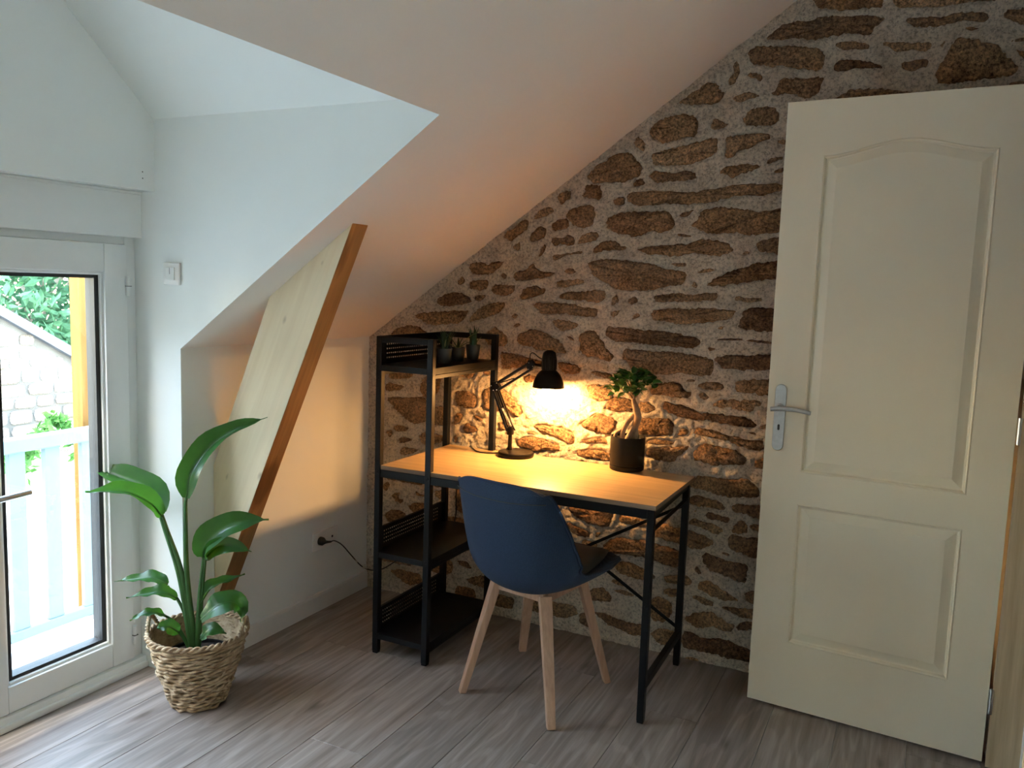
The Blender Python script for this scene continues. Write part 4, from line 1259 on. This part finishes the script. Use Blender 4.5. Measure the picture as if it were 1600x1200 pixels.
mk('seat_plate', join(bar(cw(-.08, -.09, .397), cw(.08, .08, .400), .05, .010), bar(cw(.08, -.09, .397), cw(-.08, .08, .400), .05, .010)), 'black_metal', chair)

# ------------------------------------------------------------------ basket and the big plant
BX, BY = .165, -1.177
def basket_r(z): return float(np.interp(z, [0, .02, .10, .18, .25], [.084, .090, .116, .138, .157]))
bk = thing('wicker_basket', 'round woven seagrass basket with two loop handles on the floor by the window', 'basket', (BX, BY, 0))
V = []; F = []
NA = 110; rowsn = 13
def strand(z0, ph, amp, r_t, turns=1):
    pts = []
    for k in range(NA):
        a = 2 * PI * k / NA
        zz = z0 + .0042 * math.sin(a * 9 + ph) + .0022 * math.sin(a * 5 - ph * 2)
        pts.append((BX + (basket_r(zz) + amp * math.sin(a * 14 + ph)) * math.cos(a), BY + (basket_r(zz) + amp * math.sin(a * 14 + ph)) * math.sin(a), zz))
    return tube(pts, r_t, 5, closed=True)
rs = random.Random(8)
for i in range(26):
    z0 = .007 + i * .00925
    mk('woven_strand', strand(z0, i * 2.3, .0030 * (1 if i % 2 else -1), .0056), 'straw', bk, smooth=True)
# loose strand ends laid across the weave
for i in range(95):
    a = rs.uniform(0, 2 * PI); z0 = rs.uniform(.02, .225); da = rs.uniform(.16, .34); dz = rs.uniform(-.010, .018)
    pts = []
    for k in range(6):
        f = k / 5
        zz = z0 + dz * f; rr_ = basket_r(zz) + .0055 + .004 * math.sin(PI * f)
        pts.append((BX + rr_ * math.cos(a + da * f), BY + rr_ * math.sin(a + da * f), zz))
    mk('wrap_strand', tube(pts, [.0012, .0034, .0036, .0030, .001], 4), 'straw', bk)
mk('floor_disc', lathe([(0, .002), (.082, .002), (.084, .006), (0, .008)], (BX, BY, 0), 36), 'straw', bk)
mk('inner_lining', lathe([(.078, .006), (.110, .10), (.132, .18), (.150, .242)], (BX, BY, 0), 48, caps=False), 'straw', bk, smooth=True)
# braided rim: two strands twisted round each other
for ph in (0, PI):
    pts = []
    for k in range(220):
        a = 2 * PI * k / 220
        q = a * 44 / 2 + ph
        rr_ = .157 + .0045 * math.cos(q * 2 / 2)
        pts.append((BX + rr_ * math.cos(a), BY + rr_ * math.sin(a), .246 + .0045 * math.sin(q)))
    mk('rim_braid', tube(pts, .0055, 5, closed=True), 'straw', bk, smooth=True)
for ac in (math.radians(208), math.radians(28)):
    pts = []
    for k in range(9):
        f = k / 8
        a = ac + (f - .5) * .62
        pts.append((BX + .157 * math.cos(a), BY + .157 * math.sin(a), .243 + .050 * math.sin(PI * f)))
    for ph in (0, PI):
        P = spline(pts, 60)
        tw = [p + Vector((math.cos(ac) * math.cos(i * .8 + ph), math.sin(ac) * math.cos(i * .8 + ph), math.sin(i * .8 + ph))) * .0035 for i, p in enumerate(P)]
        mk('handle', tube(tw, .0046, 5), 'straw', bk, smooth=True)

plant = thing('bird_of_paradise_plant', 'tall green broad-leaved houseplant growing out of the woven basket', 'plant', (BX, BY, .012))
mk('nursery_pot', lathe([(0, .012), (.070, .012), (.100, .170), (.104, .172), (.101, .166), (.097, .160), (.0, .158)], (BX, BY, 0), 36), 'pot_black', plant, smooth=40)
sg = lathe([(0, .166), (.03, .167), (.06, .165), (.085, .163), (.098, .160)], (BX, BY, 0), 30, caps=False)
mk('soil', ([(x, y, z + .004 * noise.noise(Vector((x * 60, y * 60, 0)))) for x, y, z in sg[0]], sg[1]), 'soil', plant, smooth=True)
LEAVES = [([[0.158, -1.183, 0.179], [0.113, -1.173, 0.424], [0.091, -1.156, 0.637], [0.09, -1.151, 0.684]], [[0.09, -1.151, 0.684], [0.098, -1.136, 0.77], [0.131, -1.074, 0.86], [0.21, -1.028, 0.919], [0.291, -0.983, 0.957]], 0.05), ([[0.154, -1.185, 0.179], [0.099, -1.18, 0.423], [0.043, -1.189, 0.571], [0.021, -1.192, 0.628]], [[0.021, -1.192, 0.628], [-0.028, -1.175, 0.685], [-0.122, -1.194, 0.721], [-0.206, -1.22, 0.746], [-0.273, -1.238, 0.777]], 0.055), ([[0.15, -1.187, 0.179], [0.094, -1.184, 0.412], [0.032, -1.192, 0.581], [0.017, -1.195, 0.621]], [[0.034, -1.208, 0.627], [0.024, -1.24, 0.674], [-0.02, -1.29, 0.715], [-0.068, -1.336, 0.722], [-0.11, -1.378, 0.723]], 0.042), ([[0.164, -1.18, 0.179], [0.157, -1.16, 0.361], [0.158, -1.143, 0.489]], [[0.158, -1.143, 0.489], [0.183, -1.147, 0.539], [0.234, -1.126, 0.59], [0.291, -1.083, 0.617], [0.344, -1.035, 0.62]], 0.058), ([[0.168, -1.178, 0.18], [0.164, -1.156, 0.361], [0.164, -1.14, 0.485]], [[0.149, -1.126, 0.479], [0.227, -1.148, 0.536], [0.288, -1.138, 0.55], [0.336, -1.107, 0.528]], 0.035), ([[0.146, -1.189, 0.179], [0.108, -1.19, 0.316], [0.058, -1.205, 0.389]], [[0.057, -1.205, 0.394], [0.013, -1.224, 0.413], [-0.034, -1.248, 0.407], [-0.105, -1.284, 0.398]], 0.03), ([[0.144, -1.19, 0.179], [0.116, -1.189, 0.295], [0.088, -1.195, 0.348]], [[0.111, -1.216, 0.359], [0.085, -1.248, 0.386], [0.047, -1.278, 0.382], [-0.006, -1.317, 0.371]], 0.028), ([[0.143, -1.191, 0.179], [0.093, -1.204, 0.262], [0.058, -1.218, 0.289]], [[0.098, -1.252, 0.309], [0.079, -1.281, 0.326], [0.053, -1.305, 0.323], [0.02, -1.325, 0.301]], 0.018), ([[0.162, -1.181, 0.179], [0.159, -1.166, 0.308], [0.161, -1.162, 0.335]], [[0.161, -1.162, 0.335], [0.189, -1.141, 0.388], [0.215, -1.103, 0.404], [0.259, -1.057, 0.422]], 0.026), ([[0.164, -1.18, 0.179], [0.166, -1.171, 0.244], [0.169, -1.165, 0.28]], [[0.214, -1.207, 0.305], [0.268, -1.196, 0.356], [0.297, -1.158, 0.366], [0.307, -1.124, 0.331], [0.287, -1.107, 0.276]], 0.045), ([[0.148, -1.188, 0.179], [0.126, -1.195, 0.21], [0.105, -1.202, 0.235]], [[0.151, -1.243, 0.26], [0.131, -1.272, 0.288], [0.104, -1.297, 0.283]], 0.025), ([[0.164, -1.18, 0.179], [0.17, -1.175, 0.201], [0.172, -1.171, 0.216]], [[0.21, -1.206, 0.238], [0.252, -1.203, 0.277], [0.298, -1.182, 0.266]], 0.028)]
CAMV = Vector((2.266, -3.137, 1.426))
def blade(mid, half, fold=.35, hint=None, n=18, m_=9, ripple=.004, seed=0, curl=0.0):
    P = spline(mid, n)
    rr = random.Random(seed)
    V = []; F = []
    ph = rr.uniform(0, 6)
    for i, p in enumerate(P):
        f = i / (n - 1)
        t = (P[min(i + 1, n - 1)] - P[max(i - 1, 0)]).normalized()
        h = Vector(hint) if hint is not None else (CAMV - p).normalized()
        s = t.cross(h).normalized(); u = s.cross(t)
        w = half * (math.sin(PI * min(1, f * 1.02 + .03) ** .78) ** .75 if f < .985 else .04)
        w = max(w, .0008)
        for j in range(m_):
            q = -1 + 2 * j / (m_ - 1)
            fo = fold * (1 + .3 * math.sin(ph + f * 4))
            off = u * (abs(q) * w * math.sin(fo) - curl * w * abs(q) ** 3) + s * (q * w * math.cos(fo))
            off += u * (ripple * math.sin(f * 19 + ph + (2 if q > 0 else 0)) * abs(q) ** 2)
            V.append(tuple(p + off))
    for i in range(n - 1):
        for j in range(m_ - 1):
            a = i * m_ + j
            F.append((a, a + 1, a + m_ + 1, a + m_))
    return V, F
HINTS = [(.35, -.75, .55), (.75, -.45, .6), (.1, -.55, .9), (.4, -.6, .75), (.5, -.7, .3), (.1, -.35, .9), (.2, -.4, .9), (.2, -.4, .9), (.1, -.5, .8), (.2, -.6, .75), (.3, -.6, .7), (.2, -.6, .8)]
FOLDS = [.55, .6, .5, .55, .6, .45, .4, .4, .6, .3, .3, .3]
for i, (stem_, mid_, half_) in enumerate(LEAVES):
    st = stem_ + [mid_[0]] if (Vector(stem_[-1]) - Vector(mid_[0])).length > .01 else stem_
    lf = mk('leaf', blade(mid_, half_, FOLDS[i], HINTS[i], seed=i), 'leaf', plant, smooth=True)
    mk('midrib', tube([Vector(p) + Vector(HINTS[i]).normalized() * -.0015 for p in spline(mid_, 14)], [.0038, .0022, .0006], 5), 'stem', lf, smooth=True)
    mk('stalk', tube(st, [.0115, .0085, .0062, .0045] if i < 4 else [.007, .005, .004, .0035], 8, 22), 'stem', plant, smooth=True)

# ------------------------------------------------------------------ bonsai on the desk
BO = Vector((1.279, -.098, DZ))
bon = thing('potted_ficus_bonsai', 'small ficus bonsai with thick bare roots in a black pot on the desk', 'plant', tuple(BO))
mk('saucer', lathe([(0, .0003), (.062, .0003), (.065, .003), (.066, .017), (.0645, .018), (0, .018)], BO, 44), 'pot_black', bon, smooth=40)
mk('pot', lathe([(0, .0185), (.062, .0185), (.0655, .021), (.0665, .125), (.0655, .1295), (.0625, .1295), (.0615, .120), (.0, .118)], BO, 48), 'pot_black', bon, smooth=40)
mk('soil', lathe([(0, .1225), (.03, .123), (.0612, .1205)], BO, 30, caps=False), 'soil', bon, smooth=True)
mk('trunk', tube([(1.296, -.100, .858), (1.303, -.100, .905), (1.314, -.102, .940), (1.308, -.100, .972), (1.294, -.098, 1.008), (1.293, -.098, 1.030)], [.014, .0135, .0155, .0135, .009, .0055], 12, 26), 'trunk', bon, smooth=True)
for pts, r_ in (([(1.258, -.110, .857), (1.262, -.110, .888), (1.276, -.107, .925), (1.303, -.102, .955)], [.010, .0095, .0105, .009]),
                ([(1.232, -.112, .856), (1.236, -.112, .880), (1.254, -.110, .893), (1.270, -.108, .912)], [.008, .008, .0075, .007]),
                ([(1.282, -.122, .857), (1.290, -.118, .880), (1.302, -.108, .915)], [.010, .009, .008]),
                ([(1.318, -.108, .857), (1.316, -.106, .880), (1.308, -.102, .920)], [.009, .008, .007])):
    mk('root', tube(pts, r_, 10, 16), 'trunk', bon, smooth=True)
rs = random.Random(21)
twigs = []
for e in ((1.225, -.10, 1.055), (1.250, -.075, 1.090), (1.275, -.115, 1.100), (1.305, -.08, 1.105), (1.335, -.10, 1.085), (1.350, -.105, 1.068), (1.268, -.14, 1.045), (1.310, -.14, 1.050), (1.295, -.06, 1.06)):
    mk('twig', tube([(1.293, -.098, 1.012), (Vector((1.293, -.098, 1.03)) * .5 + Vector(e) * .5), e], [.0038, .0026, .0014], 6, 8), 'trunk', bon, smooth=True)
    twigs.append(Vector(e))
lb = blade([(0, 0, 0), (.011, 0, .0015), (.022, 0, .001), (.033, 0, -.003)], .0125, .28, (0, 0, 1), 8, 5, .0004, 2)
proto = mk('leaf', lb, 'ficus_leaf', bon, smooth=True)
pc = WORLD[proto.name].copy()
first = True
for i in range(125):
    e = rs.choice(twigs)
    base = e + Vector((rs.gauss(0, .014), rs.gauss(0, .016), rs.gauss(.004, .011)))
    out = (base - Vector((1.288, -.10, 1.045)))
    out.normalize()
    az = math.atan2(out.y, out.x) + rs.gauss(0, .8)
    tilt = rs.gauss(-.28, .45)
    sc_ = rs.uniform(.8, 1.25)
    eul = Matrix.Rotation(az, 3, 'Z') @ Matrix.Rotation(tilt, 3, 'Y') @ Matrix.Rotation(rs.gauss(0, .5), 3, 'X')
    wl_ = base + eul @ (pc * sc_)
    if wl_.y > -.035: continue
    if first:
        proto.location = wl_ - WORLD[bon.name]; proto.rotation_euler = eul.to_euler(); proto.scale = (sc_,) * 3; first = False
    else: copy_part(proto, 'leaf', bon, wl_, eul.to_euler(), (sc_,) * 3)

# ------------------------------------------------------------------ three succulents on the top shelf
def spike(a, tilt, L, w, base, mat, parent, bend=.3):
    d = Vector((math.cos(a), math.sin(a), 0))
    pts = []
    for k in range(6):
        f = k / 5
        an = tilt + bend * f * f
        pts.append(Vector(base) + d * (L * f * math.sin(an)) + Vector((0, 0, L * f * math.cos(an))))
    V, F = [], []
    side_ = Vector((-d.y, d.x, 0))
    for k, p in enumerate(pts):
        f = k / 5; ww = w * (1 - f ** 1.6) + .0003
        up = Vector((d.x * -math.cos(tilt), d.y * -math.cos(tilt), math.sin(tilt)))
        V += [tuple(p + side_ * ww), tuple(p + up * ww * .25), tuple(p - side_ * ww), tuple(p - up * ww * .45)]
    for k in range(5):
        for q in range(4): F.append((k * 4 + q, k * 4 + (q + 1) % 4, k * 4 + 4 + (q + 1) % 4, k * 4 + 4 + q))
    F += [(3, 2, 1, 0), (20, 21, 22, 23)]
    return mk('leaf', (V, F), mat, parent, smooth=40)
ZT = 1.1205
def succulent(x, y, r_, h_, kind, label):
    t = thing('potted_succulent', label, 'plant', (x, y, ZT), 'little succulents on the top shelf')
    mk('pot', lathe([(0, 0.0003), (r_ * .74, .0003), (r_ * .80, .003), (r_, h_ - .003), (r_, h_), (r_ - .002, h_), (r_ - .003, h_ - .008), (0, h_ - .008)], (x, y, ZT), 32), 'pot_dark', t, smooth=40)
    mk('soil', lathe([(0, h_ - .005), (r_ - .0035, h_ - .0065)], (x, y, ZT), 20, caps=False), 'soil', t)
    rr = random.Random(int(x * 1000 + y * 777))
    b0 = (x, y, ZT + h_ - .006)
    if kind == 'fine':
        for k in range(26): spike(rr.uniform(0, 6.28), rr.uniform(.02, .42), rr.uniform(.062, .088), rr.uniform(.003, .0046), (x + rr.gauss(0, .006), y + rr.gauss(0, .006), b0[2]), 'succulent', t, .15)
        for k in range(3): spike(rr.uniform(0, 6.28), .5, .055, .0022, b0, 'succulent_pale', t, .2)
    elif kind == 'fan':
        for k, (a, ti, L) in enumerate(((math.radians(207), .55, .105), (math.radians(26), .62, .108), (math.radians(20), .85, .070), (math.radians(215), .95, .062), (math.radians(120), .45, .06), (math.radians(300), .6, .055), (math.radians(250), 1.0, .05), (math.radians(60), .3, .06), (math.radians(330), 1.1, .05))):
            spike(a, ti, L, .0062, b0, 'succulent_pale' if k in (1, 3, 6, 8) else 'succulent', t, .25)
    else:
        for k in range(13): spike(rr.uniform(0, 6.28), rr.uniform(.02, .33), rr.uniform(.062, .092), rr.uniform(.006, .009), (x + rr.gauss(0, .005), y + rr.gauss(0, .005), b0[2]), 'succulent', t, .1)
        spike(math.radians(25), .62, .055, .008, b0, 'succulent_pale', t, .1)
    return t
succulent(.604, -.352, .0305, .058, 'fine', 'spiky fine-leaved succulent in grey pot nearest the front of the shelf')
succulent(.600, -.238, .0290, .056, 'fan', 'succulent with splayed yellow-edged leaves in the middle pot of three')
succulent(.596, -.108, .0305, .060, 'broad', 'dark upright succulent in the rearmost of three pots on the shelf')

# ------------------------------------------------------------------ outside: balcony, courtyard, house, tree
DKZ = -.20
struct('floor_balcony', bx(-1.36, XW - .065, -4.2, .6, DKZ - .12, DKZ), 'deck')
struct('wall_outside', join(bx(XW - .07, XW - .062, -4.4, YC2 - .002, -3, 1.3), bx(XW - .07, XW - .062, YC + .002, 2.5, -3, 1.3), bx(XW - .07, XW - .062, YC2 - .1, YC + .1, -3, -.005)), 'paint')
struct('ground', bx(-30, XW - .08, -20, 24, -1.86, -1.74), 'gravel')
struct('wall_daylight_block', bx(-13.0, -0.9, -7.9, -7.5, -1.75, 5.2), 'pale_stone')  # unseen wall, added to hold back daylight from the side
rl = thing('balcony_railing', 'white balcony railing with flat balusters outside the window', 'railing', (-1.1, -1.5, DKZ))
mk('top_rail', bbx(-1.130, -1.070, -3.9, -.49, .668, .728, .006), 'rail_shaded', rl)
mk('bottom_rail', bbx(-1.120, -1.080, -3.9, -.49, -.148, -.104, .004), 'rail_shaded', rl)
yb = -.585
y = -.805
bal = mk('baluster', bbx(-1.118, -1.090, -.57, -.50, -.104, .668, .003), 'rail_shaded', rl)
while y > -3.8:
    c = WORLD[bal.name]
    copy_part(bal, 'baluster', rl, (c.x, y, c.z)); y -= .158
mk('end_panel', bbx(-1.116, -1.088, -.665, -.578, -.104, .668, .003), 'rail_shaded', rl)
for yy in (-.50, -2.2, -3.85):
    mk('foot', bbx(-1.120, -1.080, yy - .02, yy + .02, DKZ, -.148, .003), 'rail_shaded', rl)
def wpost(x, y, label):
    t = thing('wooden_post', label, 'post', (x, y, DKZ))
    mk('shaft', bbx(x - .034, x + .034, y - .036, y + .036, DKZ, 2.45, .004), 'post_wood', t)
    mk('base_shoe', bbx(x - .040, x + .040, y - .042, y + .042, DKZ, DKZ + .02, .002), 'steel', t)
    return t
wpost(-1.185, -.575, 'honey coloured wooden balcony post seen through the window')

# stone outbuilding with a sloping verge
HX0 = -7.0
def vz(y): return .98 - .592 * (y - 2.73)
hs = thing('stone_outbuilding', 'pale stone outbuilding with sloping roof edge beyond the balcony', 'building', (HX0, 3.2, -1.74))
y0h, y1h = -1.2, 6.2
mk('gable_wall', poly_prism([(y0h, -1.75), (y1h, -1.75), (y1h, vz(y1h)), (y0h, vz(y0h))], HX0 - .5, HX0, 'yz'), 'pale_mortar', hs)
mk('verge', join(*[([(HX0 - .6, a, vz(a) - .10), (HX0 + .10, a, vz(a) - .10), (HX0 + .10, a, vz(a) + .02), (HX0 - .6, a, vz(a) + .02),
                     (HX0 - .6, b_, vz(b_) - .10), (HX0 + .10, b_, vz(b_) - .10), (HX0 + .10, b_, vz(b_) + .02), (HX0 - .6, b_, vz(b_) + .02)],
                    [(0, 1, 2, 3), (7, 6, 5, 4), (0, 4, 5, 1), (1, 5, 6, 2), (2, 6, 7, 3), (3, 7, 4, 0)]) for a, b_ in ((y0h - .05, y1h),)]), 'slate', hs)
rs = random.Random(5)
z = -1.70
while z < 2.2:
    hrow = rs.uniform(.10, .19)
    y = 1.55 + rs.uniform(-.2, 0)
    while y < 4.6:
        w = rs.uniform(.18, .52)
        if z + hrow < vz(y + w) - .12 or (z + hrow < vz(y) - .12 and z + hrow < vz(y + w) - .05):
            n = 10; P = []
            for k in range(n):
                a = 2 * PI * k / n; c_, s_ = math.cos(a), math.sin(a)
                P.append((y + w / 2 + (w / 2 - .008) * math.copysign(abs(c_) ** .4, c_) * rs.uniform(.94, 1), z + hrow / 2 + (hrow / 2 - .007) * math.copysign(abs(s_) ** .4, s_) * rs.uniform(.9, 1)))
            pr = rs.uniform(.012, .03)
            cy_, cz_ = y + w / 2, z + hrow / 2
            V = [(HX0 - .02, a, b_) for a, b_ in P] + [(HX0 + pr * .7, a, b_) for a, b_ in P] + [(HX0 + pr, cy_ + (a - cy_) * .85, cz_ + (b_ - cz_) * .8) for a, b_ in P]
            F = [(i, (i + 1) % n, (i + 1) % n + n, i + n) for i in range(n)] + [(i + n, (i + 1) % n + n, (i + 1) % n + 2 * n, i + 2 * n) for i in range(n)] + [tuple(2 * n + i for i in range(n))]
            mk('stone', (V, F), 'pale_stone', hs)
        y += w
    z += hrow

def leaf_cloud(n, fn, size, seed):
    rr = random.Random(seed)
    V = []; F = []
    for i in range(n):
        p = Vector(fn(rr))
        a = Vector((rr.gauss(0, 1), rr.gauss(0, 1), rr.gauss(-.2, .8))).normalized()
        b_ = a.cross(Vector((rr.gauss(0, 1), rr.gauss(0, 1), rr.gauss(0, 1)))).normalized()
        u = a.cross(b_)
        s = size * rr.uniform(.6, 1.3)
        k = len(V)
        V += [tuple(p - a * s), tuple(p + b_ * s * .42 + u * s * .08), tuple(p + a * s), tuple(p - b_ * s * .42 + u * s * .08), tuple(p - u * s * .06)]
        F += [(k, k + 1, k + 4), (k + 1, k + 2, k + 4), (k + 2, k + 3, k + 4), (k + 3, k, k + 4)]
    return V, F
def tree(loc, rx, rz, zc, label, seed, nleaf):
    x, y = loc
    t = thing('tree', label, 'tree', (x, y, -1.74))
    mk('trunk', tube([(x, y, -1.74), (x + .1, y - .05, -.2), (x, y + .1, zc)], [.17, .13, .05], 8, 10), 'bark', t, smooth=True)
    rr = random.Random(seed)
    for k in range(16):
        a = rr.uniform(0, 6.28); e = Vector((x + rx * .95 * math.cos(a), y + rx * .95 * math.sin(a), zc + rr.uniform(-.6, .7) * rz))
        st = Vector((x, y, zc - rz * rr.uniform(.2, .8)))
        mk('branch', tube([st, (st + e) / 2 + Vector((0, 0, .25)), e], [.05, .03, .008], 5, 8), 'bark', t, smooth=True)
    def fn(r_):
        while True:
            v = Vector((r_.uniform(-1, 1), r_.uniform(-1, 1), r_.uniform(-1, 1)))
            if .35 < v.length < 1 and noise.noise(v * 3.2 + Vector((seed, 0, 0))) > -.18: return (x + v.x * rx, y + v.y * rx, zc + v.z * rz)
    mk('foliage', leaf_cloud(nleaf, fn, .11, seed), 'tree_leaf', t, kind='stuff')
tree((-10.3, 5.1), 2.0, 1.75, 1.25, 'leafy green tree rising behind the sloping outbuilding roof', 3, 6500)
# climbing ivy along the wall and on the lower courtyard wall
iv = thing('ivy_bush', 'bright green ivy growing at the foot of the outbuilding', 'bush', (-6.2, 2.6, -1.74))
def fiv(r_):
    y = r_.uniform(.8, 4.4)
    topz = -.30 + .16 * math.sin(y * 5) + .10 * math.sin(y * 11 + 1) + max(0, (y - 2.9)) * .35
    return (-5.86 + r_.gauss(0, .07), y - .35, topz - abs(r_.gauss(0, .14)))
mk('foliage', leaf_cloud(1500, fiv, .065, 4), 'ivy_leaf', iv, kind='stuff')
lw = tag(mk('courtyard_wall', bbx(-6.42, -6.12, .2, 4.6, -1.74, -.50, .02), 'pale_stone'), 'low pale courtyard wall under the ivy', 'wall')
for k in range(7):
    yy = .5 + k * .6
    mk('stem', tube([(-5.99, yy, -1.2), (-5.97, yy + .1, -.75), (-5.93, yy + rs.uniform(-.2, .2), -.35)], [.014, .01, .005], 5, 6), 'bark', iv)
